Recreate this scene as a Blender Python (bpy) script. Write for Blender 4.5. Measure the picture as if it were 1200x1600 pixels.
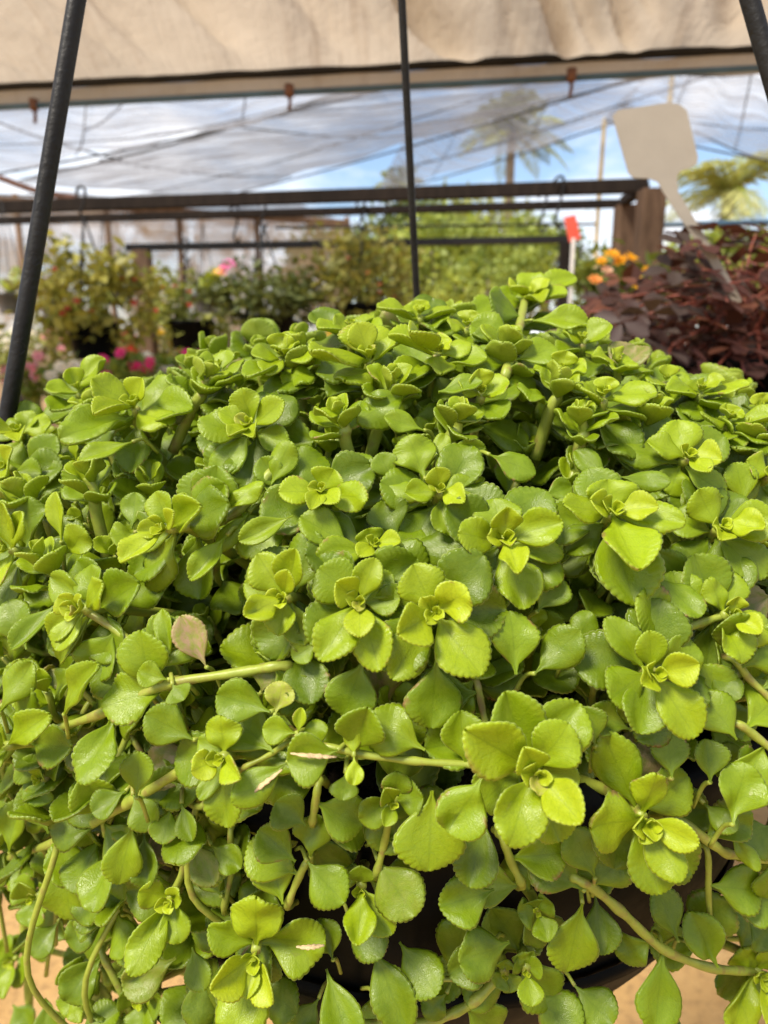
import bpy, math, random
import numpy as np
from mathutils import Vector, Matrix
from mathutils.bvhtree import BVHTree

for o in list(bpy.data.objects):
    bpy.data.objects.remove(o)
R = math.radians
scene = bpy.context.scene
col = scene.collection

# ---------------------------------------------------------------- camera
CAMZ, PITCH, FPX = 1.35, R(12.5), 1109.0
cam_d = bpy.data.cameras.new('camera')
cam = bpy.data.objects.new('camera', cam_d); col.objects.link(cam)
cam.location = (0, 0, CAMZ); cam.rotation_euler = (R(90) - PITCH, 0, 0)
cam_d.sensor_fit = 'VERTICAL'; cam_d.sensor_height = 36; cam_d.lens = 36 * FPX / 1600
cam_d.clip_start = .01; cam_d.clip_end = 2000
cam_d.dof.use_dof = True; cam_d.dof.focus_distance = .235
cam_d.dof.aperture_fstop = cam_d.lens / 2.0
scene.camera = cam
# ---------------------------------------------------------------- world, sun, exposure
SUN_EL, SUN_AZ = R(54), R(-132)          # azimuth from +Y (view direction) towards +X
w = bpy.data.worlds.new('World'); scene.world = w; w.use_nodes = True
wn, wl = w.node_tree.nodes, w.node_tree.links
wn.clear()
wo = wn.new('ShaderNodeOutputWorld'); bg = wn.new('ShaderNodeBackground')
sky = wn.new('ShaderNodeTexSky'); sky.sky_type = 'NISHITA'; sky.sun_disc = False
sky.sun_elevation = SUN_EL; sky.sun_rotation = SUN_AZ; sky.air_density = 1.0; sky.dust_density = .6
tc = wn.new('ShaderNodeTexCoord'); mp = wn.new('ShaderNodeMapping'); mp.inputs['Scale'].default_value = (2.2, 2.2, 6.5)
mp.inputs['Location'].default_value = (.35, .0, .2)
ns = wn.new('ShaderNodeTexNoise'); ns.inputs['Scale'].default_value = 1.6; ns.inputs['Detail'].default_value = 7; ns.inputs['Roughness'].default_value = .58
cr = wn.new('ShaderNodeValToRGB'); cr.color_ramp.elements[0].position = .42; cr.color_ramp.elements[1].position = .64
mx = wn.new('ShaderNodeMix'); mx.data_type = 'RGBA'
mx.inputs[7].default_value = (6.6, 6.7, 7.0, 1)
wl.new(tc.outputs['Generated'], mp.inputs[0]); wl.new(mp.outputs[0], ns.inputs[0]); wl.new(ns.outputs[0], cr.inputs[0])
wl.new(cr.outputs[0], mx.inputs[0]); wl.new(sky.outputs[0], mx.inputs[6]); wl.new(mx.outputs[2], bg.inputs[0])
bg.inputs[1].default_value = .10
wl.new(bg.outputs[0], wo.inputs[0])
sd = bpy.data.lights.new('sun', 'SUN'); so = bpy.data.objects.new('sun', sd); col.objects.link(so)
sd.energy = 3.2; sd.angle = R(16); sd.color = (1, .91, .76)
sv = Vector((math.sin(SUN_AZ) * math.cos(SUN_EL), math.cos(SUN_AZ) * math.cos(SUN_EL), math.sin(SUN_EL)))
so.rotation_euler = sv.to_track_quat('Z', 'Y').to_euler()
vs = scene.view_settings
vs.view_transform = 'Standard'; vs.look = 'None'; vs.gamma = 1; vs.exposure = 1.08
scene.cycles.max_bounces = 10; scene.cycles.transparent_max_bounces = 24; scene.cycles.diffuse_bounces = 4
scene.cycles.use_denoising = True; scene.cycles.sample_clamp_indirect = 6

# ---------------------------------------------------------------- pixel helpers
FW = Vector((0, math.cos(PITCH), -math.sin(PITCH))); UP = Vector((0, math.sin(PITCH), math.cos(PITCH))); RT = Vector((1, 0, 0))
CAM = Vector((0, 0, CAMZ))
def ray(px, py): return FW + RT * ((px - 600) / FPX) + UP * ((800 - py) / FPX)
def at_y(px, py, Y): d = ray(px, py); return CAM + d * (Y / d.y)
def at_z(px, py, z): d = ray(px, py); return CAM + d * ((z - CAMZ) / d.z)

# ---------------------------------------------------------------- generic builders
class MB:
    def __init__(s): s.v = []; s.f = []
    def box(s, c, size, rz=0, taper=1.0):
        n = len(s.v); hx, hy, hz = size[0] / 2, size[1] / 2, size[2] / 2; ca, sa = math.cos(rz), math.sin(rz)
        for z, k in ((-hz, 1), (hz, taper)):
            for x, y in ((-hx, -hy), (hx, -hy), (hx, hy), (-hx, hy)):
                s.v.append((c[0] + (x * ca - y * sa) * k, c[1] + (x * sa + y * ca) * k, c[2] + z))
        s.f += [tuple(n + i for i in q) for q in ((3, 2, 1, 0), (4, 5, 6, 7), (0, 1, 5, 4), (1, 2, 6, 5), (2, 3, 7, 6), (3, 0, 4, 7))]
        return s
    def beam(s, a, b, wd, ht, bev=.12):
        a, b = Vector(a), Vector(b); d = (b - a).normalized()
        side = d.cross(Vector((0, 0, 1)))
        if side.length < .01: side = Vector((1, 0, 0))
        side.normalize(); u = side.cross(d).normalized()
        n = len(s.v); k = bev
        prof = [(-1 + k, -1), (1 - k, -1), (1, -1 + k), (1, 1 - k), (1 - k, 1), (-1 + k, 1), (-1, 1 - k), (-1, -1 + k)]
        for p in (a, b):
            for x, y in prof: s.v.append(tuple(p + side * (x * wd / 2) + u * (y * ht / 2)))
        for i in range(8): j = (i + 1) % 8; s.f.append((n + i, n + j, n + 8 + j, n + 8 + i))
        s.f.append(tuple(n + i for i in range(7, -1, -1))); s.f.append(tuple(n + 8 + i for i in range(8)))
        return s
    def tube(s, pts, rad, n=8, flat=1.0, cap=True):
        pts = [Vector(p) for p in pts]; m = len(pts)
        if not hasattr(rad, '__len__'): rad = [rad] * m
        t0 = (pts[1] - pts[0]).normalized(); ref = Vector((0, 0, 1)) if abs(t0.z) < .9 else Vector((1, 0, 0))
        a = t0.cross(ref).normalized(); base = len(s.v)
        for i, p in enumerate(pts):
            t = (pts[min(i + 1, m - 1)] - pts[max(i - 1, 0)]).normalized()
            a = (a - t * a.dot(t)).normalized(); b = t.cross(a)
            for k in range(n):
                an = 2 * math.pi * k / n
                s.v.append(tuple(p + a * (math.cos(an) * rad[i]) + b * (math.sin(an) * rad[i] * flat)))
        for i in range(m - 1):
            for k in range(n):
                j = (k + 1) % n
                s.f.append((base + i * n + k, base + i * n + j, base + (i + 1) * n + j, base + (i + 1) * n + k))
        if cap:
            s.f.append(tuple(base + k for k in range(n - 1, -1, -1))); s.f.append(tuple(base + (m - 1) * n + k for k in range(n)))
        return s
    def lathe(s, c, prof, n=48, close=False):
        base = len(s.v)
        for r, z in prof:
            for k in range(n):
                an = 2 * math.pi * k / n; s.v.append((c[0] + r * math.cos(an), c[1] + r * math.sin(an), c[2] + z))
        for i in range(len(prof) - 1):
            for k in range(n):
                j = (k + 1) % n; s.f.append((base + i * n + k, base + i * n + j, base + (i + 1) * n + j, base + (i + 1) * n + k))
        return s
    def build(s, name, mat, parent=None, smooth=False):
        me = bpy.data.meshes.new(name); me.from_pydata(s.v, [], s.f)
        if smooth: me.polygons.foreach_set('use_smooth', [True] * len(me.polygons))
        me.materials.append(mat); me.update()
        return link(name, me, parent)
def link(name, data, parent=None):
    o = bpy.data.objects.new(name, data); col.objects.link(o)
    if parent is not None:
        o.parent = parent; o.matrix_parent_inverse = Matrix.Translation(parent.location).inverted()
    return o
def tag(o, label=None, cat=None, group=None, kind=None):
    if label: o['label'] = label
    if cat: o['category'] = cat
    if group: o['group'] = group
    if kind: o['kind'] = kind
    return o
def empty(name, loc, label, cat, group=None):
    o = bpy.data.objects.new(name, None); col.objects.link(o); o.location = loc; o.empty_display_size = .05
    return tag(o, label, cat, group)
def spline(pts, n=6):
    P = [Vector(p) for p in pts]
    if len(P) < 3: 
        return [P[0].lerp(P[-1], i / n) for i in range(n + 1)]
    P = [P[0] * 2 - P[1]] + P + [P[-1] * 2 - P[-2]]; out = []
    for i in range(1, len(P) - 2):
        a, b, c, d = P[i - 1:i + 3]
        for k in range(n):
            t = k / n
            out.append(.5 * ((2 * b) + (c - a) * t + (2 * a - 5 * b + 4 * c - d) * t * t + (3 * b - a - 3 * c + d) * t ** 3))
    out.append(P[-2]); return out
def np_mesh(name, V, F, mat, attrs=None, smooth=True):
    """V (N,3), F (M,k) index array; attrs: dict name -> (type, array)"""
    me = bpy.data.meshes.new(name); N, M, k = len(V), len(F), F.shape[1]
    me.vertices.add(N); me.vertices.foreach_set('co', np.asarray(V, np.float32).ravel())
    me.loops.add(M * k); me.loops.foreach_set('vertex_index', F.astype(np.int32).ravel())
    me.polygons.add(M); me.polygons.foreach_set('loop_start', np.arange(0, M * k, k, dtype=np.int32))
    me.polygons.foreach_set('loop_total', np.full(M, k, np.int32))
    me.update(calc_edges=True)
    if smooth: me.polygons.foreach_set('use_smooth', np.ones(M, bool))
    for an, (ty, arr) in (attrs or {}).items():
        a = me.attributes.new(an, ty, 'POINT')
        a.data.foreach_set('color' if ty == 'FLOAT_COLOR' else 'vector' if ty == 'FLOAT_VECTOR' else 'value', np.asarray(arr, np.float32).ravel())
    me.materials.append(mat); me.validate(); return me

# ---------------------------------------------------------------- materials
class NT:
    def __init__(s, name):
        s.m = bpy.data.materials.new(name); s.m.use_nodes = True
        s.n = s.m.node_tree.nodes; s.l = s.m.node_tree.links; s.n.clear()
        s.out = s.n.new('ShaderNodeOutputMaterial')
    def node(s, ty, **kw):
        nd = s.n.new('ShaderNode' + ty)
        for k, v in kw.items(): setattr(nd, k, v)
        return nd
    def put(s, sock, v):
        if isinstance(v, bpy.types.NodeSocket): s.l.new(v, sock)
        else:
            if hasattr(sock.default_value, '__len__') and hasattr(v, '__len__') and len(v) == 3 and len(sock.default_value) == 4: v = (*v, 1)
            sock.default_value = v
    def math(s, op, a, b=0., c=0.):
        nd = s.node('Math', operation=op)
        for i, v in enumerate((a, b, c)): s.put(nd.inputs[i], v)
        return nd.outputs[0]
    def mix(s, f, a, b, mode='MIX'):
        nd = s.node('Mix', data_type='RGBA', blend_type=mode); s.put(nd.inputs[0], f); s.put(nd.inputs[6], a); s.put(nd.inputs[7], b); return nd.outputs[2]
    def ramp(s, f, *stops):
        nd = s.node('ValToRGB'); s.put(nd.inputs[0], f); e = nd.color_ramp.elements
        while len(e) < len(stops): e.new(.5)
        for i, (p, c) in enumerate(stops): e[i].position = p; e[i].color = (*c, 1) if hasattr(c, '__len__') else (c, c, c, 1)
        return nd.outputs[0]
    def noise(s, vec, scale, detail=4, rough=.55, out=0):
        nd = s.node('TexNoise'); 
        if vec is not None: s.put(nd.inputs['Vector'], vec)
        nd.inputs['Scale'].default_value = scale; nd.inputs['Detail'].default_value = detail; nd.inputs['Roughness'].default_value = rough
        return nd.outputs[out]
    def bump(s, h, strength, dist):
        nd = s.node('Bump'); s.put(nd.inputs['Height'], h); nd.inputs['Strength'].default_value = strength; nd.inputs['Distance'].default_value = dist; return nd.outputs[0]
    def bsdf(s, color, rough=.6, bump=None, **kw):
        b = s.node('BsdfPrincipled'); s.put(b.inputs['Base Color'], color); s.put(b.inputs['Roughness'], rough)
        if bump is not None: s.l.new(bump, b.inputs['Normal'])
        for k, v in kw.items(): s.put(b.inputs[k.replace('_', ' ')], v)
        return b.outputs[0]
    def finish(s, shader): s.l.new(shader, s.out.inputs[0]); return s.m
    def coord(s, which='Object'): return s.node('TexCoord').outputs[which]
    def geo(s, which='Position'): return s.node('NewGeometry').outputs[which]
    def mixsh(s, f, a, b):
        nd = s.node('MixShader'); s.put(nd.inputs[0], f); s.l.new(a, nd.inputs[1]); s.l.new(b, nd.inputs[2]); return nd.outputs[0]

def plain(name, c, rough=.6, var=.15, scale=20., bumps=.2, **kw):
    t = NT(name); p = t.geo(); n = t.noise(p, scale, 5)
    f = t.ramp(n, (.3, 0), (.7, 1))
    cc = t.mix(f, tuple(x * (1 - var) for x in c), tuple(min(1, x * (1 + var)) for x in c))
    return t.finish(t.bsdf(cc, rough, t.bump(t.noise(p, scale * 6, 3), bumps, .002), **kw))

def leaf_material(name, src):
    """fleshy scalloped leaf; tint.r = youth, tint.g = random, tint.b = withered"""
    t = NT(name)
    if src == 'object': tint = t.node('ObjectInfo').outputs['Color']
    else: tint = t.node('Attribute', attribute_name='tint').outputs['Color']
    sp = t.node('SeparateColor'); t.put(sp.inputs[0], tint); age, rnd, red = sp.outputs[0], sp.outputs[1], sp.outputs[2]
    co = t.node('Attribute', attribute_name='leafco').outputs['Vector']
    sx = t.node('SeparateXYZ'); t.put(sx.inputs[0], co); u, v, side = sx.outputs[0], sx.outputs[1], sx.outputs[2]
    au = t.math('ABSOLUTE', u)
    off = t.node('CombineXYZ'); t.put(off.inputs[0], u); t.put(off.inputs[1], t.math('MULTIPLY', v, 2.0)); t.put(off.inputs[2], t.math('MULTIPLY', rnd, 37.))
    ov = off.outputs[0]
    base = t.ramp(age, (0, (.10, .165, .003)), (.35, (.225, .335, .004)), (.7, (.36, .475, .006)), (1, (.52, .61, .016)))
    # mottling and paler bloom
    m1 = t.noise(ov, 2.2, 5, .6)
    base = t.mix(t.ramp(m1, (.35, 0), (.72, .55)), base, t.mix(.5, base, (.38, .48, .04)))
    m2 = t.noise(ov, 7.5, 6, .7)
    base = t.mix(t.ramp(m2, (.42, 0), (.70, .38)), base, t.mix(1., base, (.55, .66, .6), 'MULTIPLY'))
    hv = t.math('MULTIPLY_ADD', rnd, .5, .75)
    base = t.mix(1., base, t.node('CombineColor').outputs[0], 'MIX') if False else t.mix(.35, base, t.mix(1., base, hv, 'MULTIPLY'))
    # veins: pinnate, forward-slanting
    vv = t.math('SINE', t.math('MULTIPLY_ADD', t.math('SUBTRACT', v, t.math('MULTIPLY', au, .33)), 34., t.math('MULTIPLY', m1, 4.)))
    vein = t.ramp(vv, (.86, 0), (1., 1))
    mid = t.ramp(au, (.0, 1), (.07, 0))
    vm = t.math('MAXIMUM', t.math('MULTIPLY', vein, t.math('MULTIPLY_ADD', side, .5, .24)), t.math('MULTIPLY', mid, .45))
    base = t.mix(t.math('MULTIPLY', vm, .55), base, (.10, .17, .008))
    # pale rim
    rim = t.ramp(au, (.955, 0), (1., 1))
    base = t.mix(t.math('MULTIPLY', rim, .75), base, (.52, .60, .20))
    eb = t.math('MULTIPLY', t.ramp(au, (.74, 0), (.96, 1)), t.math('MULTIPLY', t.ramp(t.noise(ov, 2.6, 3), (.56, 0), (.64, 1)), t.ramp(rnd, (.80, 0), (.86, .9))))
    base = t.mix(eb, base, (.34, .20, .08))
    # underside yellower
    base = t.mix(t.math('MULTIPLY', side, .45), base, (.33, .38, .06))
    # withered / scars
    wn_ = t.ramp(t.noise(ov, 3.2, 4), (.38, 0), (.62, 1))
    base = t.mix(t.math('MULTIPLY', red, t.math('MULTIPLY_ADD', wn_, .7, .3)), base, (.50, .34, .20))
    spots = t.ramp(t.noise(ov, 9., 2), (.735, 0), (.75, 1))
    base = t.mix(t.math('MULTIPLY', spots, .35), base, (.34, .25, .10))
    vor = t.node('TexVoronoi'); t.put(vor.inputs['Vector'], ov); vor.inputs['Scale'].default_value = 22
    h = t.math('ADD', t.math('MULTIPLY', vor.outputs['Distance'], .8), t.math('ADD', t.math('MULTIPLY', t.noise(ov, 5, 4), 1.5), t.math('MULTIPLY', vm, -.6)))
    bm = t.bump(h, .20, .0006)
    ro = t.ramp(t.noise(ov, 4, 4), (.3, .26), (.7, .50))
    b = t.bsdf(base, ro, bm, Specular_IOR_Level=.50)
    tr = t.node('BsdfTranslucent'); t.put(tr.inputs[0], t.mix(.5, t.mix(1., base, (1.5, 1.35, .6), 'MULTIPLY'), (.30, .38, .015))); t.l.new(bm, tr.inputs['Normal'])
    return t.finish(t.mixsh(.43, b, tr.outputs[0]))
M = {}
M['leaf_o'] = leaf_material('green_leaf', 'object'); M['leaf_a'] = leaf_material('green_leaf_mass', 'attr')
def stem_material():
    t = NT('green_stem'); p = t.geo(); n = t.noise(p, 160, 4)
    c = t.ramp(n, (.3, (.26, .31, .035)), (.52, (.33, .39, .05)), (.72, (.26, .18, .06)))
    b = t.bsdf(c, .42, t.bump(t.noise(p, 500, 3), .25, .0006)); tr = t.node('BsdfTranslucent'); tr.inputs[0].default_value = (.42, .5, .05, 1)
    return t.finish(t.mixsh(.18, b, tr.outputs[0]))
M['stem'] = stem_material()
def black_plastic():
    t = NT('black_plastic'); p = t.geo()
    c = t.ramp(t.noise(p, 30, 5), (.35, (.0035, .004, .0045)), (.6, (.006, .0065, .007)), (.80, (.012, .011, .010)))
    return t.finish(t.bsdf(c, t.ramp(t.noise(p, 45, 3), (.3, .35), (.7, .55)), t.bump(t.noise(p, 220, 3), .15, .0008), Specular_IOR_Level=.3, IOR=1.14))
M['pot'] = black_plastic()
M['rod'] = plain('charcoal_plastic_rod', (.010, .0093, .009), .5, .4, 60, .25, Specular_IOR_Level=.25)
M['soil'] = plain('dark_soil', (.045, .03, .018), .95, .5, 120, 1.)
def leafy(name, src='attr', trans=.3, rough=.5):
    t = NT(name); tint = t.node('Attribute', attribute_name='tint').outputs['Color'] if src == 'attr' else t.node('ObjectInfo').outputs['Color']
    b = t.bsdf(tint, rough, Specular_IOR_Level=.28); tr = t.node('BsdfTranslucent'); t.put(tr.inputs[0], t.mix(1., tint, (1.6, 1.45, .9), 'MULTIPLY'))
    return t.finish(t.mixsh(trans, b, tr.outputs[0]))
M['foliage'] = leafy('foliage'); M['petal'] = leafy('petal', trans=.4); M['dark_leaf'] = leafy('dark_leaf', 'object', .22, .52); M['strap_leaf'] = leafy('strap_leaf', 'object', .3, .4)
def wood(name, a, b):
    t = NT(name); p = t.geo(); mp_ = t.node('Mapping'); t.put(mp_.inputs[0], p); mp_.inputs['Scale'].default_value = (14, 14, 2.2)
    n = t.noise(mp_.outputs[0], 3, 6, .65)
    c = t.ramp(n, (.3, a), (.7, b)); c = t.mix(t.ramp(t.noise(p, 3, 4), (.45, 0), (.7, .5)), c, tuple(x * .45 for x in a))
    return t.finish(t.bsdf(c, .85, t.bump(n, .5, .004), Specular_IOR_Level=.15))
M['wood'] = wood('weathered_wood', (.10, .062, .040), (.24, .155, .10))
M['wood_post'] = wood('brown_post', (.055, .034, .022), (.14, .088, .058))
M['wood_dark'] = wood('dark_wood', (.010, .007, .006), (.024, .017, .013))
M['steel'] = plain('dark_painted_steel', (.012, .011, .011), .55, .3, 12, .2, Specular_IOR_Level=.2)
M['blue_pipe'] = plain('blue_grey_pipe', (.035, .085, .14), .4, .3, 9, .2)
M['rust'] = plain('rusty_iron', (.13, .06, .04), .8, .4, 30, .4)
M['bark'] = wood('palm_bark', (.16, .13, .10), (.30, .25, .20))
M['bamboo'] = plain('bamboo', (.45, .34, .16), .5, .25, 6, .2)
def ground_mat():
    t = NT('sandy_ground'); p = t.geo()
    c = t.ramp(t.noise(p, 2.2, 8, .65), (.3, (.36, .20, .065)), (.55, (.50, .305, .115)), (.75, (.60, .41, .19)))
    c = t.mix(t.ramp(t.noise(p, 46, 4), (.5, 0), (.72, .6)), c, (.20, .11, .045))
    return t.finish(t.bsdf(c, .93, t.bump(t.noise(p, 60, 8, .7), .7, .012)))
M['ground'] = ground_mat()
def tarp_mat():
    t = NT('cream_tarp'); p = t.geo()
    c = t.ramp(t.noise(p, 1.3, 6, .6), (.3, (.45, .385, .305)), (.7, (.55, .47, .375)))
    mp_ = t.node('Mapping'); t.put(mp_.inputs[0], p); mp_.inputs['Scale'].default_value = (9, .9, .9); mp_.inputs['Rotation'].default_value = (0, 0, R(-14))
    c = t.mix(t.ramp(t.noise(mp_.outputs[0], 2, 5, .6), (.55, 0), (.75, .45)), c, (.33, .235, .16))
    bm = t.bump(t.math('ADD', t.noise(p, 14, 5, .6), t.noise(mp_.outputs[0], 3.5, 6, .6)), .7, .02)
    b = t.bsdf(c, .65, bm); tr = t.node('BsdfTranslucent'); t.put(tr.inputs[0], c); t.l.new(bm, tr.inputs['Normal'])
    return t.finish(t.mixsh(.55, b, tr.outputs[0]))
M['tarp'] = tarp_mat()
def net_mat(name, c, dens, scale=2.):
    t = NT(name); p = t.geo(); mp_ = t.node('Mapping'); t.put(mp_.inputs[0], p); mp_.inputs['Rotation'].default_value = (0, 0, R(35)); mp_.inputs['Scale'].default_value = (1, 12, 4)
    st = t.noise(mp_.outputs[0], scale, 5, .6)
    b = t.node('BsdfDiffuse'); b.inputs[0].default_value = (*c, 1); tl = t.node('BsdfTranslucent'); tl.inputs[0].default_value = (*c, 1)
    tp = t.node('BsdfTransparent')
    return t.finish(t.mixsh(t.ramp(st, (.36, dens * .45), (.66, min(1, dens * 1.4))), tp.outputs[0], t.mixsh(.5, b.outputs[0], tl.outputs[0])))
M['net'] = net_mat('grey_shade_net', (.20, .20, .22), .86)
M['net_thin'] = net_mat('pale_shade_net', (.33, .34, .38), .56)
M['net_wall'] = net_mat('tan_shade_net', (.46, .36, .26), .90, 1.)
M['white_plastic'] = plain('cream_plastic', (.31, .275, .225), .5, .05, 30, .1)
M['white'] = plain('white_paint', (.75, .73, .70), .5, .08, 20, .1)
M['red'] = plain('red_card', (.75, .10, .06), .5, .1, 30, .1)
M['clay'] = plain('terracotta', (.42, .19, .10), .8, .2, 15, .3)
M['grey_pot'] = plain('grey_plastic_pot', (.10, .105, .115), .5, .2, 30, .2)
M['rope'] = plain('dark_rope', (.05, .05, .055), .8, .3, 60, .3)
M['hill'] = plain('earth_bank', (.33, .25, .18), .95, .4, 1.2, .8)

# ================================================================ SETTING
g = MB(); N = 40
for i in range(N + 1):
    for j in range(N + 1):
        k = lambda a: math.copysign(abs(a) ** 3, a) * 600
        x, y = k(i / N * 2 - 1), k(j / N * 2 - 1) + 3
        d = math.hypot(x, y)
        g.v.append((x, y, 0.012 * math.sin(x * 2.1 + y) * math.cos(y * 1.7) if d < 40 else 0))
for i in range(N):
    for j in range(N): a = i * (N + 1) + j; g.f.append((a, a + N + 1, a + N + 2, a + 1))
tag(g.build('ground', M['ground'], None, True), kind='structure')

# ---------------------------------------------------------------- canopy: tarp over the camera, edge bars, posts
EZ = CAMZ + .90
eL, eR = at_z(-150, 143, EZ), at_z(1350, 67, EZ)          # dark edge bar of the tarp
can = empty('tarp_canopy', (0, 1.5, 0), 'cream fabric canopy roof with wrinkled underside above the bushy green plant', 'canopy')
ex = (eR - eL).normalized(); eo = eL - ex * 1.0; elen = (eR - eL).length + 2.0
back = Vector((ex.y, -ex.x, 0))                            # from the edge towards the camera side
rngT = np.random.RandomState(3)
NX, NY = 300, 70; TV = []; TL = 1.35
ph = rngT.rand(12) * 6.28
def fold(sx, q):
    s2 = sx + .30 * q                                       # folds slant
    z = .020 * math.sin(s2 * 17 + ph[0] + 1.3 * math.sin(s2 * 3.1 + ph[1])) + .013 * math.sin(s2 * 31 + ph[2] + 1.8 * math.sin(s2 * 5 + q * 2 + ph[3]))
    z += .012 * math.sin(s2 * 58 + ph[4] + 2.2 * math.sin(q * 4 + s2 * 7)) * (.5 + .5 * math.sin(s2 * 4.3)) + .010 * math.sin(s2 * 9 - q * 6 + ph[5])
    return 3.3 * z * (.02 + .98 * min(1, q / .22)) * (.7 + .5 * math.sin(s2 * 2.2 + ph[6]))
for i in range(NX + 1):
    for j in range(NY + 1):
        sx = i / NX * elen; q = (j / NY) ** 1.6 * TL
        p = eo + ex * sx + back * (q * .97) + Vector((0, 0, q * .27 - .05 * math.sin(math.pi * min(q, 4.6) / 4.6)))
        TV.append((p.x, p.y, p.z + fold(sx, q) + .004))
TF = [(i * (NY + 1) + j, (i + 1) * (NY + 1) + j, (i + 1) * (NY + 1) + j + 1, i * (NY + 1) + j + 1) for i in range(NX) for j in range(NY)]
link('tarp', np_mesh('tarp', np.array(TV), np.array(TF), M['tarp']), can)
MB().tube([eo - ex * .1, eo + ex * (elen + .1)], .0135, 10).build('edge_bar', M['steel'], can, True)
# hem strip hanging below the bar
hm = MB(); n = 120
pL, pR = at_z(-150, 176, EZ - .07), at_z(1350, 98, EZ - .07); px_ = (pR - pL).normalized()
for i in range(n + 1):
    a = eo + ex * (elen * i / n); b = Vector((a.x, a.y, EZ - .066 + .004 * math.sin(i * .9))); a = a - Vector((0, 0, .012))
    for k in range(4): 
        p = a.lerp(b, k / 3); hm.v.append((p.x, p.y + .005 * math.sin(i * .7 + k) + .004, p.z))
for i in range(n):
    for k in range(3): a = i * 4 + k; hm.f.append((a, a + 4, a + 5, a + 1))
hm.build('hem', M['tarp'], can, True)
p0 = pL - px_ * .8; p1 = pR + px_ * .8
MB().tube([p0, p1], .0095, 10).build('front_pipe', M['blue_pipe'], can, True)
for px in (53, 452, 893):
    c = at_z(px, 168 - px * .055, EZ - .07)
    b = MB(); b.tube([c + Vector((0, 0, .02)), c + Vector((0, 0, -.015))], [.016, .014], 8); b.tube([c + Vector((0, 0, -.012)), c + Vector((.002, 0, -.03)), c + Vector((-.002, 0, -.055))], .006, 6)
    b.build('pipe_clamp', M['rust'], can, True)
for s_, pp in ((0, eo), (1, eo + ex * elen)):
    MB().tube([Vector((pp.x, pp.y + .03, -.05)), Vector((pp.x, pp.y + .03, EZ))], .03, 10).build('post', M['steel'], can, True)
    qq = pp + back * (TL * .97); MB().tube([Vector((qq.x, qq.y, -.05)), Vector((qq.x, qq.y, EZ + TL * .27 + .02))], .03, 10).build('post', M['steel'], can, True)
APEX_H = None

# ================================================================ THE HANGING PLANT
S = 1.2
PC = Vector((.018 * S, .34 * S, CAMZ))                    # pot axis
ZR = -.112 * S
RX, RY, HH = .232 * S, .187 * S, .136 * S
def ztop(x, y):
    k = ((abs(x) / RX) ** 2 + (abs(y) / RY) ** 2) ** .5
    return None if k >= 1 else ZR + HH * (1 - k ** 2.2) ** .6
def inside(p):
    x, y, z = p.x - PC.x, p.y - PC.y, p.z - CAMZ
    if z >= ZR:
        zt = ztop(x, y); return zt is not None and z < zt
    k = 1 - .10 * min(1, (ZR - z) / (.1 * S))
    return (x / (RX * .93 * k)) ** 2 + (y / (RY * .97 * k)) ** 2 < 1 and z > -.36 * S
def hit(px, py):
    d = ray(px, py); t = .08
    while t < .75:
        if inside(CAM + d * t):
            for _ in range(12):
                t -= .0004
                if not inside(CAM + d * t): break
            return t
        t += .002
    # beyond the silhouette: stand on the ridge plane
    return (PC.y + .0 * S) / d.y
def proj(p):
    q = p - CAM; d = q.dot(FW); return (600 + FPX * q.dot(RT) / d, 800 - FPX * q.dot(UP) / d) if d > .02 else (9e9, 9e9)
KEYS = []; SOLO = []
def blocks(p):
    fx, fy = proj(p); dep = (p - CAM).dot(FW)
    return any((fx - a) ** 2 + (fy - b) ** 2 < 80 ** 2 and dep < t + .004 for a, b, t in KEYS) or any((fx - a) ** 2 + (fy - b) ** 2 < 46 ** 2 and dep < t + .002 for a, b, t in SOLO)
apex = at_y(510, -2343, PC.y)
root = empty('hanging_pot_plant', (PC.x, PC.y, CAMZ - .31 * S), 'bushy lime green plant with small scalloped leaves trailing over a black hanging pot', 'potted plant')

# pot
prof = [(0, -.305), (.070, -.305), (.080, -.300), (.087, -.303), (.091, -.296), (.104, -.280), (.106, -.276), (.121, -.258), (.139, -.230), (.1535, -.190), (.1605, -.150), (.162, -.140), (.1655, -.138), (.169, -.134), (.169, -.124), (.166, -.121), (.160, -.122), (.157, -.135), (.150, -.17), (.12, -.24), (.07, -.285), (0, -.287)]
pot = MB().lathe((PC.x, PC.y, CAMZ), [(r * S, z * S) for r, z in prof], 72).build('pot', M['pot'], root, True)
rg = MB()
for z, r in ((-.205, .1503), (-.262, .1180)):
    rg.lathe((PC.x, PC.y, CAMZ), [((r - .003) * S, (z - .003) * S), ((r + .0022) * S, (z - .0015) * S), ((r + .0022) * S, (z + .0015) * S), ((r + .001) * S, (z + .003) * S)], 72)
rg.build('ridge', M['pot'], pot, True)
so_ = MB(); so_.lathe((PC.x, PC.y, CAMZ), [(0, -.118 * S), (.06 * S, -.115 * S), (.12 * S, -.122 * S), (.157 * S, -.136 * S)], 40).build('soil', M['soil'], root, True)
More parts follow.
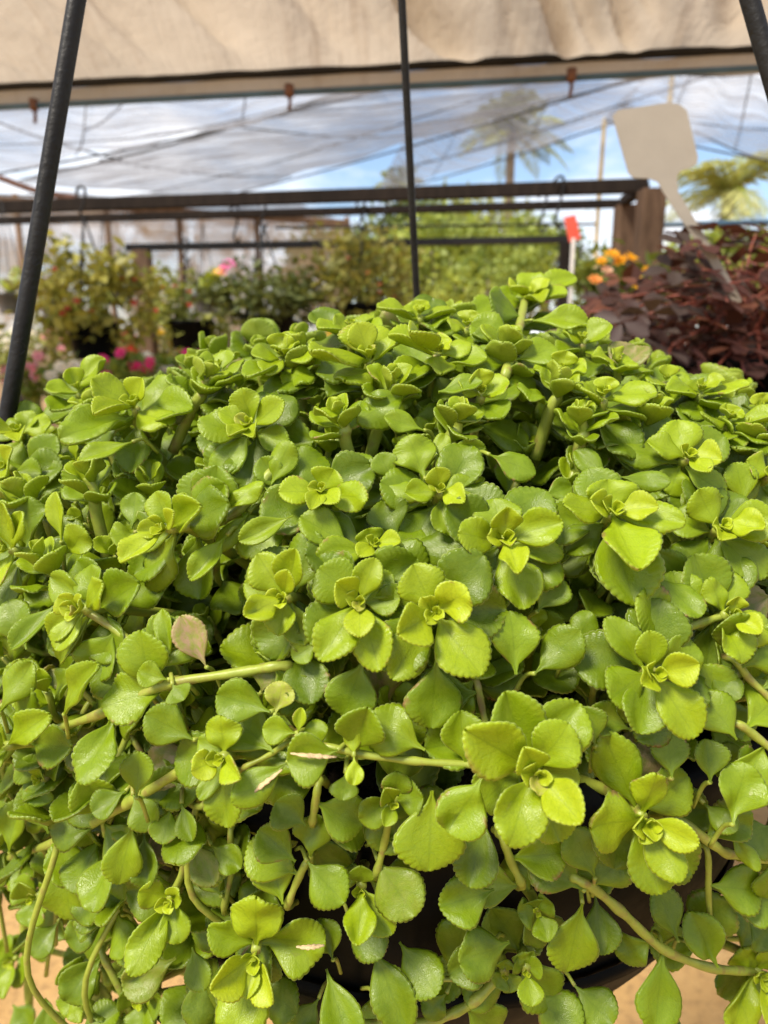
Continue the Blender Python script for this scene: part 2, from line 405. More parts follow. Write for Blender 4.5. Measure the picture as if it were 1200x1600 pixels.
# rods: each passes through two pixels of the photograph, base at the rim's height
def rod(px0, py0, y0, rad, flat):
    top = apex; base = at_y(px0, py0, y0)
    b = MB(); pts = [base.lerp(top, i / 24) for i in range(25)]
    b.tube(pts, rad, 12, flat)
    o = b.build('rod', M['rod'], root, True)
    # clip down to the rim
    d = Vector((PC.x - base.x, PC.y - base.y, 0)); L = d.length; d.normalize()
    rim_p = PC - d * (.168 * S); rim_p = Vector((rim_p.x, rim_p.y, CAMZ - .13 * S))
    MB().tube([base + (top - base).normalized() * .012, base, rim_p + Vector((0, 0, -.004)), rim_p + d * .006], .0034, 8).build('clip', M['rod'], o, True)
    if px0 < 300:
        for ty_ in (403, 545):
            f = min((i / 400 for i in range(400)), key=lambda q: abs(proj(base.lerp(top, q))[1] - ty_)); c = base.lerp(top, f)
            vd = (CAM - c).normalized(); up_ = (top - base).normalized(); sd_ = up_.cross(vd).normalized(); c = c + vd * rad * .93
            ring = [c + (sd_ * math.cos(a) * .8 + up_ * math.sin(a) * .95) * rad * .72 - vd * (abs(math.cos(a)) ** 2 * rad * .22) for a in [6.2832 * k / 20 for k in range(21)]]
            MB().tube(ring, rad * .07, 6).build('moulding', M['rod'], o, True)
    return o
rod(-44, 985, .265 * S, .0034 * S, .9)
rod(668, 800, .50 * S, .0022 * S, 1.)
rod(1450, 985, .262 * S, .0035 * S, .9)
hk = MB(); hk.tube([apex + Vector((0, 0, -.02)), apex + Vector((0, 0, .05))], .006, 8)
hk.tube(spline([apex + Vector((0, 0, .04)), apex + Vector((.0, 0, .075)), apex + Vector((.022, 0, .10)), apex + Vector((0, 0, .125)), apex + Vector((-.02, 0, .10))], 6), .003, 8)
hk.build('hook', M['rod'], root, True)
cz = apex.z + .108
MB().tube([(-2.2, PC.y, cz), (2.2, PC.y, cz)], .013, 10).build('cross_pipe', M['steel'], can, True)
for x in (-2.1, 2.1): MB().tube([(x, PC.y + .026, -.05), (x, PC.y + .026, cz + .03)], .02, 8).build('post', M['steel'], can, True)

# ---- leaf templates: length 1 along +Y, width 1 along X, upper face +Z
def outline():
    s = np.linspace(0, 1, 600); q = .86 - .34 * s
    h = .5 * np.sin(np.pi * np.clip(s, 1e-6, 1 - 1e-9) ** 1.30) ** q
    y = .09 + .91 * s
    return h, y
OH, OY = outline()
def leaf_template(teeth, per, low, cols, fold=.2, cup=.0, curl=.0, twist=0., amp=.021, th=.075, asym=0., wav=.0, seed=0, pet=True):
    rr = np.random.RandomState(seed)
    ta = rr.uniform(.5, 1.35, teeth + 1); b1, b2, p1_, p2_ = rr.uniform(-.035, .035, 2).tolist() + rr.uniform(0, 6.28, 2).tolist(); rz = rr.normal(size=(3,)) * .035
    ds = np.hypot(np.diff(OH), np.diff(OY)); al = np.concatenate([[0], np.cumsum(ds)]); al /= al[-1]
    start = .36
    ts = list(np.linspace(0, start, low, endpoint=False)) + list(np.linspace(start, 1, teeth * per + 1))
    rows = []
    for t in ts:
        x = np.interp(t, al, OH); y = np.interp(t, al, OY)
        i = min(max(np.searchsorted(al, t), 3), 596); tx, ty = OH[i + 2] - OH[i - 2], OY[i + 2] - OY[i - 2]; L = math.hypot(tx, ty)
        nx, ny = ty / L, -tx / L
        a = 0
        if t > start:
            k = (t - start) / (1 - start); a = amp * (abs(math.sin(math.pi * teeth * k)) ** .55 - .8) * min(1, k * 5) * ta[min(teeth, int(k * teeth))]
            if t >= .9999: a = -amp * .3
        ym = .09 + .91 * (t ** .9) if t < 1 else 1 - amp * .3
        ym = min(ym, .998 - amp * .3)
        wob_ = b1 * math.sin(5 * t + p1_) + b2 * math.sin(11 * t + p2_)
        rows.append((max(.02, x + nx * a + x * wob_), y + ny * a + .4 * wob_ * x, ym, t))
    V, F, C = [], [], []
    def zf(x, y, e):
        ax = abs(x)
        z = fold * (math.sqrt(ax * ax + .0016) - .04) + cup * x * x * 2 + curl * (y ** 2) + twist * x * y + wav * math.sin(y * 11 + seed) * ax + rz[0] * math.sin(x * 5 + y * 4 + seed) + rz[1] * math.sin(x * 9 - y * 6) + rz[2] * x * math.sin(y * 7 + seed)
        return z
    def add(x, y, z, u, v, s): V.append((x + asym * y * y * .3, y, z)); C.append((u, v, s)); return len(V) - 1
    if pet:
        rows = [(.030, .0, .0, 0), (.028, .05, .05, 0)] + [r for r in rows[1:]]
    idx = []
    for (x, y, ym, t) in rows:
        row = []
        for sgn in (-1, 1):
            side = []
            for c in cols[1:]:
                xx = x * c * sgn; yy = ym + (y - ym) * c
                z = zf(xx, yy, c) - (th * .42 if c == 1 else 0) + th * .12 * (1 - abs(2 * c - 1))
                side.append(add(xx, yy, z, c * sgn, yy, 0))
            und = []
            for c in (.82,):
                xx = x * c * sgn; yy = ym + (y - ym) * c
                und.append(add(xx, yy, zf(xx, yy, c) - th * min(1, x * 8 + .35), c * sgn, yy, 1))
            row.append((side, und))
        m = add(0, ym, zf(0, ym, 0) - .012, 0, ym, 0); mu = add(0, ym, zf(0, ym, 0) - th * 1.25 * min(1, x * 8 + .5), 0, ym, 1)
        idx.append((row, m, mu))
    for a, b in zip(idx[:-1], idx[1:]):
        for k, sgn in ((0, -1), (1, 1)):
            la = [a[1]] + a[0][k][0] + a[0][k][1] + [a[2]]; lb = [b[1]] + b[0][k][0] + b[0][k][1] + [b[2]]
            for i in range(len(la) - 1):
                q = (la[i], la[i + 1], lb[i + 1], lb[i])
                F.append(q if sgn > 0 else q[::-1])
    return np.array(V), np.array(F), np.array(C)
VAR = [dict(fold=.22, cup=.10, curl=.05), dict(fold=.34, cup=.0, curl=.10), dict(fold=.46, cup=.05, curl=.14, asym=.12), dict(fold=.12, cup=.35, curl=-.05, wav=.06),
       dict(fold=.30, cup=-.22, curl=-.14), dict(fold=.40, cup=-.15, curl=-.08, twist=.22), dict(fold=.2, cup=-.32, curl=-.22, wav=.08), dict(fold=.58, cup=.0, curl=.05, asym=-.1),
       dict(fold=.25, cup=.15, curl=.24, twist=-.2), dict(fold=.66, cup=-.2, curl=-.08), dict(fold=.14, cup=-.2, curl=-.12, wav=.14), dict(fold=.38, cup=.12, curl=.0, asym=.1, wav=.08)]
VAR = VAR + [dict(v, fold=v['fold'] * .75 + .03, curl=v['curl'] * -.8 + .03, asym=-v.get('asym', .05), wav=.06) for v in VAR]
HI = [leaf_template(9, 4, 5, (0, .45, .88, 1), seed=i, **v) for i, v in enumerate(VAR)]
LO = [leaf_template(6, 2, 3, (0, .6, 1), seed=i, amp=.03, **v) for i, v in enumerate(VAR)]
HI_ME = [np_mesh('leaf', V, F, M['leaf_o'], {'leafco': ('FLOAT_VECTOR', C)}) for V, F, C in HI]

rng = random.Random(11)
LEAVES = []       # (matrix, variant, age, rnd, red, key)
def put_leaf(B, d, n, L, W, age, key=False, red=0., var=None):
    d = d.normalized(); n = (n - d * n.dot(d)).normalized(); x = d.cross(n)
    k = (L + W) * .5
    m = Matrix(((x.x * W, d.x * L, n.x * k, B.x), (x.y * W, d.y * L, n.y * k, B.y), (x.z * W, d.z * L, n.z * k, B.z), (0, 0, 0, 1)))
    if not key and rng.random() < .035: red = rng.uniform(.25, .9)
    LEAVES.append((m, rng.randrange(len(VAR)) if var is None else var, min(1, max(0, age)), rng.random(), red, key))
def img_dir(ax, ay):
    v = CAM * 0 + RT * ax + UP * ay - FW * math.sqrt(max(.04, 1 - ax * ax - ay * ay)); return v.normalized()
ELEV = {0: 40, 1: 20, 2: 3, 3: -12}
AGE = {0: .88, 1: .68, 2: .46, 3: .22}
OFF = {0: .0022, 1: .0, 2: -.003, 3: -.006}
STEMS = []
def px_leaf(B, t, bx, by, tx, ty, wpx, axis, axy, elev, age, key=True, red=0., var=None):
    v = Vector((tx - bx, -(ty - by))); lp = v.length; v /= lp
    az = math.sqrt(max(.1, 1 - axy[0] ** 2 - axy[1] ** 2))
    b0 = math.degrees(math.atan(-(v.x * axy[0] + v.y * axy[1]) / az))
    be = R(max(-60, min(62, b0 + elev)))
    d = (RT * v.x + UP * v.y) * math.cos(be) - FW * math.sin(be)
    L = lp * t / FPX / max(.5, math.cos(be)); W = wpx * t / FPX
    L = min(L, W * 2.3)
    ax2 = (axis + Vector((rng.uniform(-.15, .15), rng.uniform(-.15, .15), rng.uniform(-.15, .15)))).normalized()
    put_leaf(B, d, ax2, L, W * rng.uniform(.98, 1.06), age, key, red, var)
def rosette(cx, cy, axy, leaves, lift=0., stem=.05, bud=True, dage=0.):
    t = hit(cx, cy) - lift * .001
    B = CAM + ray(cx, cy) * t; axis = img_dir(*axy); KEYS.append((cx, cy, t))
    gk = 1.0 if cy > 660 else 1.13
    for l in leaves:
        tx, ty, w_, ly = l[:4]; w_ *= 1.10 if cy > 660 else 1.25; red = l[4] if len(l) > 4 else 0.
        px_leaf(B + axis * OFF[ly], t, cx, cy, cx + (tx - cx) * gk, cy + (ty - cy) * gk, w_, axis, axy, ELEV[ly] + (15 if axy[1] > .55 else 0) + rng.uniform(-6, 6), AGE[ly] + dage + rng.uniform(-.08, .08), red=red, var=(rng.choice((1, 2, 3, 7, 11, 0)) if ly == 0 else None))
    if bud:
        side = axis.cross(Vector((rng.random(), rng.random(), rng.random()))).normalized()
        rs = sum(math.hypot(l[0] - cx, l[1] - cy) for l in leaves) / len(leaves) * t / FPX
        for k in range(4):
            s = Matrix.Rotation(k * 1.65 + .3, 3, axis) @ side
            put_leaf(B + axis * (.0015 + .0006 * k), (axis * (1.0 + .5 * k) + s).normalized(), axis - s * .8, rs * (.46 - .07 * k), rs * (.38 - .07 * k), 1., False, 0, rng.choice((2, 7, 9)))
    if stem:
        core = Vector((PC.x + (B.x - PC.x) * .62, PC.y + (B.y - PC.y) * .62, min(B.z - stem * .75, CAMZ + ZR + .02)))
        pts = spline([B + axis * .0005, B - axis * stem * .3, (B - axis * stem * .65).lerp(core, .45), core], 6)
        STEMS.append((pts, [.0014 * S + .0006 * S * i / len(pts) for i in range(len(pts))], True))
        for k, dd in enumerate((.10, .2, .32) if cy < 1120 else (.12,)):
            P = (B - axis * stem * .3 * dd / .2) if dd < .2 else pts[min(len(pts) - 1, int(len(pts) * dd))]
            side = axis.cross(Vector((rng.uniform(-1, 1), rng.uniform(-1, 1), rng.uniform(-1, 1)))).normalized()
            for s in (side, -side):
                put_leaf(P, s + axis * rng.uniform(-.25, .25), axis + s * -.1, rng.uniform(.0155, .0195) * S, rng.uniform(.0125, .016) * S, rng.uniform(.08, .35))
def single(bx, by, tx, ty, w_, lift=-5, age=.32, axy=(0, .3), elev=6, red=0., var=None):
    t = hit((bx + tx) / 2, (by + ty) / 2) - lift * .001
    B = CAM + ray(bx, by) * t; SOLO.append(((bx + tx) / 2, (by + ty) / 2, t))
    px_leaf(B, t, bx, by, tx, ty, w_, img_dir(*axy), axy, elev + rng.uniform(-8, 8), age + rng.uniform(-.08, .08), red=red, var=var)
    # petiole back into the plant
    if rng.random() < .7:
        v = Vector((bx - tx, ty - by)); v.normalize(); dirb = (RT * v.x + UP * v.y) * .5 + FW * .8
        STEMS.append((spline([B, B + dirb * .006, B + dirb * .013 + Vector((0, 0, -.006))], 4), .0006 * S, False))
def px_stem(pts, wpx, lift=4):
    P = []
    for (x, y) in pts:
        t = hit(x, y) - lift * .001; P.append((x, y, t))
    tm = [p[2] for p in P]
    for _ in range(2): tm = [(tm[max(i - 1, 0)] + tm[i] * 2 + tm[min(i + 1, len(tm) - 1)]) / 4 for i in range(len(tm))]
    W = [CAM + ray(x, y) * t for (x, y, _), t in zip(P, tm)]
    for e in (0, -1):
        kk = [k for k in KEYS if math.hypot(k[0] - pts[e][0], k[1] - pts[e][1]) < 28]
        if kk: W[e] = CAM + ray(kk[0][0], kk[0][1]) * (kk[0][2] + .002)
        else:
            o_ = (W[e] - W[1 if e == 0 else -2]).normalized(); pl = W[e] + o_ * .003 + FW * .009 + Vector((0, 0, -.004)); pl2 = pl + FW * .022 + Vector((0, 0, -.012))
            W = [pl2, pl] + W if e == 0 else W + [pl, pl2]
    pts3 = spline(W, 8); t0 = sum(tm) / len(tm)
    n = len(pts3); rad = [wpx * t0 / FPX / 2 * (1 + .10 * math.sin(i * 1.1) + .22 * math.exp(-((i % 9) - 4) ** 2 / 1.5)) for i in range(n)]
    STEMS.append((pts3, rad, True))
    for i in range(6, n - 6, 7 if pts[0][1] < 1150 else 16):
        tdir = (pts3[i + 1] - pts3[i - 1]).normalized(); sd_ = tdir.cross(-FW).normalized()
        if rng.random() < .5: sd_ = -sd_
        d = sd_ + tdir * rng.uniform(-.2, .5) - FW * rng.uniform(-.5, .35); ls = rng.uniform(.0125, .0175) * S
        put_leaf(pts3[i] - FW * .0005, d, -FW + Vector((0, 0, .5)), ls, ls * .85, rng.uniform(.2, .5), True)

# ---- rosettes read from the photograph: centre, axis tilt (right, up), leaves (tip x, tip y, width, layer)
u = (0, .62); m_ = (0, .35); f_ = (0, .12)
rosette(213, 640, (.05, .6), [(228, 605, 36, 0), (181, 662, 34, 0), (160, 604, 54, 1), (264, 655, 50, 1), (300, 637, 54, 2), (132, 676, 54, 2), (258, 588, 56, 2)], 4)
rosette(392, 668, (-.1, .35), [(384, 608, 46, 1), (344, 645, 36, 1), (308, 664, 58, 2), (328, 738, 58, 2), (448, 630, 42, 1), (408, 690, 30, 0), (372, 690, 28, 0), (452, 690, 40, 2)], 3)
rosette(266, 826, (-.35, .1), [(242, 768, 46, 1), (311, 732, 26, 1), (340, 788, 52, 1), (226, 832, 30, 0), (212, 876, 40, 0), (193, 852, 40, 2), (212, 922, 56, 2), (300, 800, 30, 0)], 9)
rosette(33, 678, (.1, .5), [(46, 640, 34, 1), (2, 682, 36, 0), (82, 660, 40, 1), (60, 700, 30, 0), (-10, 655, 42, 2), (20, 720, 40, 2)], 3)
rosette(14, 732, (-.1, .3), [(-18, 705, 40, 1), (36, 705, 32, 0), (40, 750, 34, 0), (-15, 765, 42, 1), (60, 735, 42, 2)], 5)
rosette(124, 615, (0, .75), [(156, 564, 34, 1), (86, 612, 36, 1), (112, 588, 30, 0), (168, 606, 34, 1), (104, 640, 40, 2), (158, 630, 38, 2)], 0)
rosette(577, 565, (.05, .7), [(572, 505, 72, 1), (502, 574, 58, 1), (620, 526, 40, 1), (560, 520, 40, 0), (650, 580, 44, 2), (545, 600, 52, 2)], 0, dage=.1)
rosette(682, 555, (.05, .72), [(615, 530, 44, 1), (638, 556, 38, 0), (726, 534, 40, 1), (750, 560, 44, 2), (700, 540, 34, 0), (625, 590, 44, 2), (688, 585, 40, 1)], 2, .06)
rosette(440, 562, (0, .7), [(402, 556, 36, 1), (443, 533, 34, 0), (500, 560, 38, 1), (403, 594, 38, 2), (465, 548, 30, 0), (480, 590, 40, 2), (425, 590, 30, 1)], 0)
rosette(550, 518, (0, .75), [(505, 524, 36, 1), (524, 500, 34, 1), (580, 492, 28, 1), (592, 520, 36, 1), (548, 540, 34, 2)], -4)
rosette(657, 497, (0, .75), [(596, 492, 40, 1), (640, 474, 38, 1), (702, 488, 40, 1), (692, 512, 40, 2), (620, 515, 40, 2), (664, 480, 28, 0)], -6)
rosette(820, 468, (.05, .7), [(742, 490, 46, 2), (838, 426, 42, 1), (812, 430, 30, 2), (888, 432, 32, 1), (870, 472, 42, 1), (793, 462, 34, 0), (836, 490, 30, 0), (780, 450, 36, 2), (850, 450, 28, 0)], 6, .06)
rosette(910, 538, (0, .75), [(948, 514, 40, 1), (880, 524, 34, 1), (870, 546, 36, 2), (945, 545, 36, 2), (912, 512, 30, 1)], -12)
rosette(965, 574, (0, .8), [(928, 560, 42, 1), (956, 555, 36, 0), (986, 560, 38, 1), (1012, 570, 34, 2), (968, 590, 40, 1)], -10)
rosette(943, 625, (0, .78), [(896, 624, 44, 1), (1006, 610, 50, 1), (916, 606, 38, 1), (994, 640, 46, 2), (945, 600, 32, 0), (900, 650, 42, 2)], 3, .06)
rosette(1070, 718, (.0, .38), [(1064, 652, 66, 1), (1014, 686, 46, 1), (1108, 722, 46, 0), (1044, 766, 52, 2), (1128, 770, 44, 2), (976, 684, 50, 2), (1085, 745, 30, 0), (1120, 690, 50, 2)], 4)
rosette(1093, 616, (0, .75), [(1038, 614, 36, 1), (1093, 594, 36, 1), (1145, 612, 34, 1), (1110, 635, 40, 2), (1070, 635, 38, 2), (1085, 605, 26, 0), (1118, 603, 28, 0)], -5)
rosette(1137, 662, (0, .72), [(1078, 660, 34, 1), (1198, 660, 36, 1), (1120, 645, 32, 0), (1150, 645, 30, 0), (1137, 690, 40, 2), (1175, 685, 40, 2), (1090, 690, 40, 2)], 1)
rosette(1185, 645, (0, .75), [(1215, 630, 34, 1), (1180, 625, 30, 0), (1160, 640, 30, 1), (1212, 665, 40, 2)], -3)
rosette(955, 804, (0, .42), [(907, 788, 42, 0), (1012, 794, 44, 0), (950, 748, 78, 1), (870, 790, 54, 1), (1051, 808, 54, 1), (967, 890, 80, 1), (974, 935, 92, 2), (890, 850, 55, 3), (1030, 850, 55, 3)], 6)
rosette(1122, 826, (.0, .38), [(1090, 765, 58, 1), (1198, 812, 58, 1), (1056, 802, 54, 2), (1167, 824, 46, 0), (1186, 896, 60, 2), (1105, 846, 36, 0), (1100, 880, 50, 3)], 5)
rosette(503, 768, (0, .3), [(461, 688, 70, 3), (438, 770, 48, 1), (521, 732, 50, 1), (581, 786, 46, 1), (532, 790, 32, 0), (490, 800, 30, 0)], 3)
rosette(687, 770, (0, .35), [(679, 735, 38, 0), (632, 770, 40, 1), (722, 786, 36, 0), (748, 750, 46, 2), (600, 752, 34, 2), (700, 830, 46, 2)], 2)
rosette(583, 853, (.15, .4), [(574, 826, 42, 1), (496, 864, 50, 2), (624, 850, 32, 0), (632, 872, 34, 1), (560, 870, 30, 0)], 1)
rosette(787, 845, (0, .3), [(785, 796, 47, 0), (798, 892, 42, 0), (706, 835, 54, 1), (875, 812, 54, 1), (780, 772, 72, 2), (818, 944, 66, 2), (885, 865, 42, 2), (637, 845, 58, 3)], 6)
rosette(447, 934, (-.2, .15), [(402, 868, 58, 1), (466, 854, 48, 1), (459, 888, 32, 0), (394, 957, 44, 0), (440, 988, 46, 1), (472, 1006, 46, 2), (372, 910, 52, 2), (412, 1034, 72, 3)], 5)
rosette(563, 940, (.0, .2), [(584, 873, 46, 1), (496, 886, 74, 2), (524, 908, 48, 0), (564, 988, 44, 0), (506, 1016, 62, 1), (592, 1030, 60, 1), (614, 896, 44, 2), (626, 935, 50, 2)], 7)
rosette(678, 957, (0, .15), [(646, 884, 70, 1), (746, 890, 68, 2), (726, 920, 62, 0), (617, 985, 64, 0), (745, 1042, 78, 1), (610, 1056, 64, 2)], 8)
rosette(1018, 1050, (.05, .2), [(1010, 983, 48, 1), (1071, 1030, 50, 0), (990, 1064, 40, 0), (1073, 1136, 66, 1), (948, 1088, 68, 2), (1108, 1018, 72, 2), (958, 964, 48, 2), (1008, 1142, 70, 3)], 7)
rosette(1135, 960, (.1, .25), [(1108, 904, 40, 1), (1142, 932, 36, 0), (1204, 988, 58, 1), (1136, 1026, 62, 1), (1162, 890, 56, 2), (1165, 985, 34, 0), (1090, 965, 36, 3)], 5)
rosette(350, 1182, (-.1, .25), [(345, 1118, 58, 1), (313, 1192, 42, 0), (390, 1196, 38, 0), (350, 1288, 62, 2), (304, 1256, 30, 2), (300, 1160, 36, 2)], 5)
rosette(835, 1205, (.05, .1), [(720, 1118, 84, 1), (888, 1130, 74, 1), (810, 1152, 50, 0), (784, 1294, 78, 1), (888, 1250, 58, 0), (785, 1080, 86, 2), (915, 1104, 82, 2), (882, 1320, 72, 2), (908, 1224, 50, 2)], 10)
rosette(1003, 1275, (.1, .0), [(1012, 1192, 54, 1), (945, 1142, 68, 2), (906, 1272, 84, 1), (1094, 1226, 78, 2), (1066, 1292, 44, 0), (1046, 1358, 58, 1), (1030, 1400, 68, 2), (1112, 1402, 74, 3), (985, 1300, 30, 0)], 9)
rosette(400, 1484, (.0, -.05), [(406, 1390, 76, 1), (342, 1502, 58, 0), (440, 1528, 46, 0), (508, 1482, 80, 2), (374, 1602, 78, 1), (395, 1528, 30, 0), (324, 1452, 50, 2)], 12, dage=.08)
rosette(1183, 1518, (.1, 0), [(1152, 1472, 54, 1), (1124, 1592, 60, 1), (1198, 1575, 54, 0), (1210, 1468, 54, 1), (1215, 1520, 40, 0), (1230, 1580, 60, 2)], 9)
rosette(133, 953, (-.45, .1), [(122, 882, 58, 2), (182, 905, 46, 1), (74, 992, 44, 1), (104, 930, 38, 0), (94, 1012, 44, 1), (68, 1048, 42, 2), (52, 904, 48, 2), (150, 930, 26, 0)], 6)
rosette(616, 1250, (0, .1), [(562, 1272, 48, 1), (622, 1202, 44, 1), (662, 1238, 46, 1), (598, 1216, 34, 0), (640, 1280, 40, 2), (600, 1275, 24, 0)], -6, dage=-.35)
rosette(12, 1165, (-.3, .2), [(82, 1108, 46, 1), (-20, 1130, 44, 1), (20, 1130, 30, 0), (40, 1060, 46, 2), (-15, 1195, 44, 1)], 5)
rosette(24, 1498, (-.1, .1), [(-8, 1475, 46, 1), (-5, 1530, 44, 1), (30, 1530, 34, 0), (60, 1512, 46, 1), (25, 1465, 34, 2)], 2, dage=-.3)
rosette(822, 1512, (0, .1), [(822, 1546, 40, 0), (800, 1500, 30, 1), (846, 1505, 34, 1), (818, 1485, 34, 1)], 0, dage=-.3)
rosette(838, 1420, (0, .1), [(810, 1425, 42, 1), (850, 1448, 36, 0), (862, 1405, 38, 1), (832, 1398, 34, 1)], -3, dage=-.4)
rosette(565, 1385, (0, .1), [(562, 1435, 44, 0), (565, 1346, 38, 1), (612, 1442, 46, 1), (535, 1370, 34, 2)], -1, dage=-.2)
rosette(268, 1402, (0, .1), [(221, 1384, 50, 1), (222, 1488, 52, 1), (288, 1458, 46, 1), (290, 1375, 30, 0)], 1, dage=-.1)
rosette(788, 1518, (0, .1), [(772, 1535, 34, 1), (806, 1540, 30, 1), (790, 1498, 30, 1)], -2, dage=-.3)
rosette(70, 1215, (-.2, .2), [(30, 1190, 46, 1), (100, 1180, 44, 1), (62, 1250, 42, 1), (75, 1195, 28, 0)], -6, dage=-.3)
rosette(1200, 745, (0, .35), [(1165, 720, 50, 1), (1180, 785, 40, 0), (1230, 720, 50, 1), (1150, 760, 44, 2)], 2)
rosette(20, 860, (-.3, .2), [(8, 785, 40, 1), (36, 800, 34, 1), (-15, 850, 40, 0), (45, 870, 42, 2), (5, 925, 46, 1)], 5, dage=.15)
rosette(752, 620, (.05, .6), [(715, 600, 40, 1), (790, 605, 42, 1), (745, 590, 34, 0), (775, 650, 44, 2), (720, 645, 42, 2)], -3)
rosette(345, 580, (0, .75), [(315, 570, 36, 1), (350, 548, 34, 1), (380, 572, 36, 1), (335, 605, 40, 2), (372, 600, 40, 2)], -6)
rosette(875, 585, (0, .7), [(840, 575, 36, 1), (880, 560, 32, 0), (905, 585, 38, 1), (860, 610, 42, 2), (895, 610, 40, 2)], -6)
rosette(1040, 600, (0, .75), [(1008, 600, 36, 1), (1040, 580, 30, 0), (1068, 600, 36, 1), (1040, 622, 40, 2)], -12)
rosette(730, 515, (0, .75), [(700, 505, 36, 1), (735, 495, 32, 0), (765, 512, 38, 1), (725, 540, 40, 2), (755, 540, 40, 2)], -5)
rosette(60, 1400, (-.2, .1), [(20, 1380, 46, 1), (90, 1390, 42, 1), (55, 1440, 46, 1), (45, 1365, 34, 0)], -8, dage=-.35)
rosette(130, 1530, (-.1, .1), [(100, 1505, 48, 1), (165, 1510, 46, 1), (120, 1575, 50, 1), (150, 1560, 34, 0)], -6, dage=-.3)
rosette(225, 1560, (-.1, .1), [(190, 1545, 44, 1), (262, 1550, 46, 1), (225, 1605, 50, 1), (230, 1530, 34, 0)], -9, dage=-.35)

def shoot(cx, cy, tx, ty, n, w_, lift):
    t = hit(tx, ty) - lift * .001; A = CAM + ray(tx, ty) * t; B = CAM + ray(cx, cy) * (t + .004); ax_ = (A - B).normalized(); KEYS.append((tx, ty, t))
    STEMS.append((spline([B - ax_ * .02, B, B.lerp(A, .55) + RT * .0015, A], 6), [.0019 * S] * 12 + [.0014 * S] * 7, True))
    side = ax_.cross(Vector((rng.uniform(-1, 1), rng.uniform(-1, 1), rng.uniform(-.3, .3)))).normalized(); ls = w_ * t / FPX
    for k in range(n + 3):
        f = k / (n + 2); P = B.lerp(A, .25 + .75 * f); el = R(22 + 48 * f)
        for sg in (side, -side):
            d = sg * math.cos(el) + ax_ * math.sin(el); L = ls * (1.08 - .55 * f ** 2) * rng.uniform(.92, 1.1)
            put_leaf(P, d, ax_ - d * ax_.dot(d), L * 1.12, L * .95, .38 + .55 * f, True)
        side = Matrix.Rotation(R(90 + rng.uniform(-15, 15)), 3, ax_) @ side
for a in [(770, 600, 792, 540, 2, 56, 6), (470, 610, 462, 548, 2, 52, 3), (600, 640, 612, 600, 1, 50, 4), (170, 690, 150, 640, 1, 54, 4), (300, 640, 322, 592, 1, 50, 0), (1000, 690, 1016, 640, 1, 52, 3), (860, 640, 872, 602, 1, 50, 2), (60, 830, 34, 770, 2, 54, 6), (150, 800, 136, 745, 1, 54, 4), (540, 690, 528, 650, 1, 52, 3), (905, 700, 908, 655, 1, 52, 3), (700, 690, 716, 650, 1, 50, 3), (1160, 720, 1172, 680, 1, 52, 4), (95, 930, 66, 872, 1, 56, 6)]: shoot(*a)

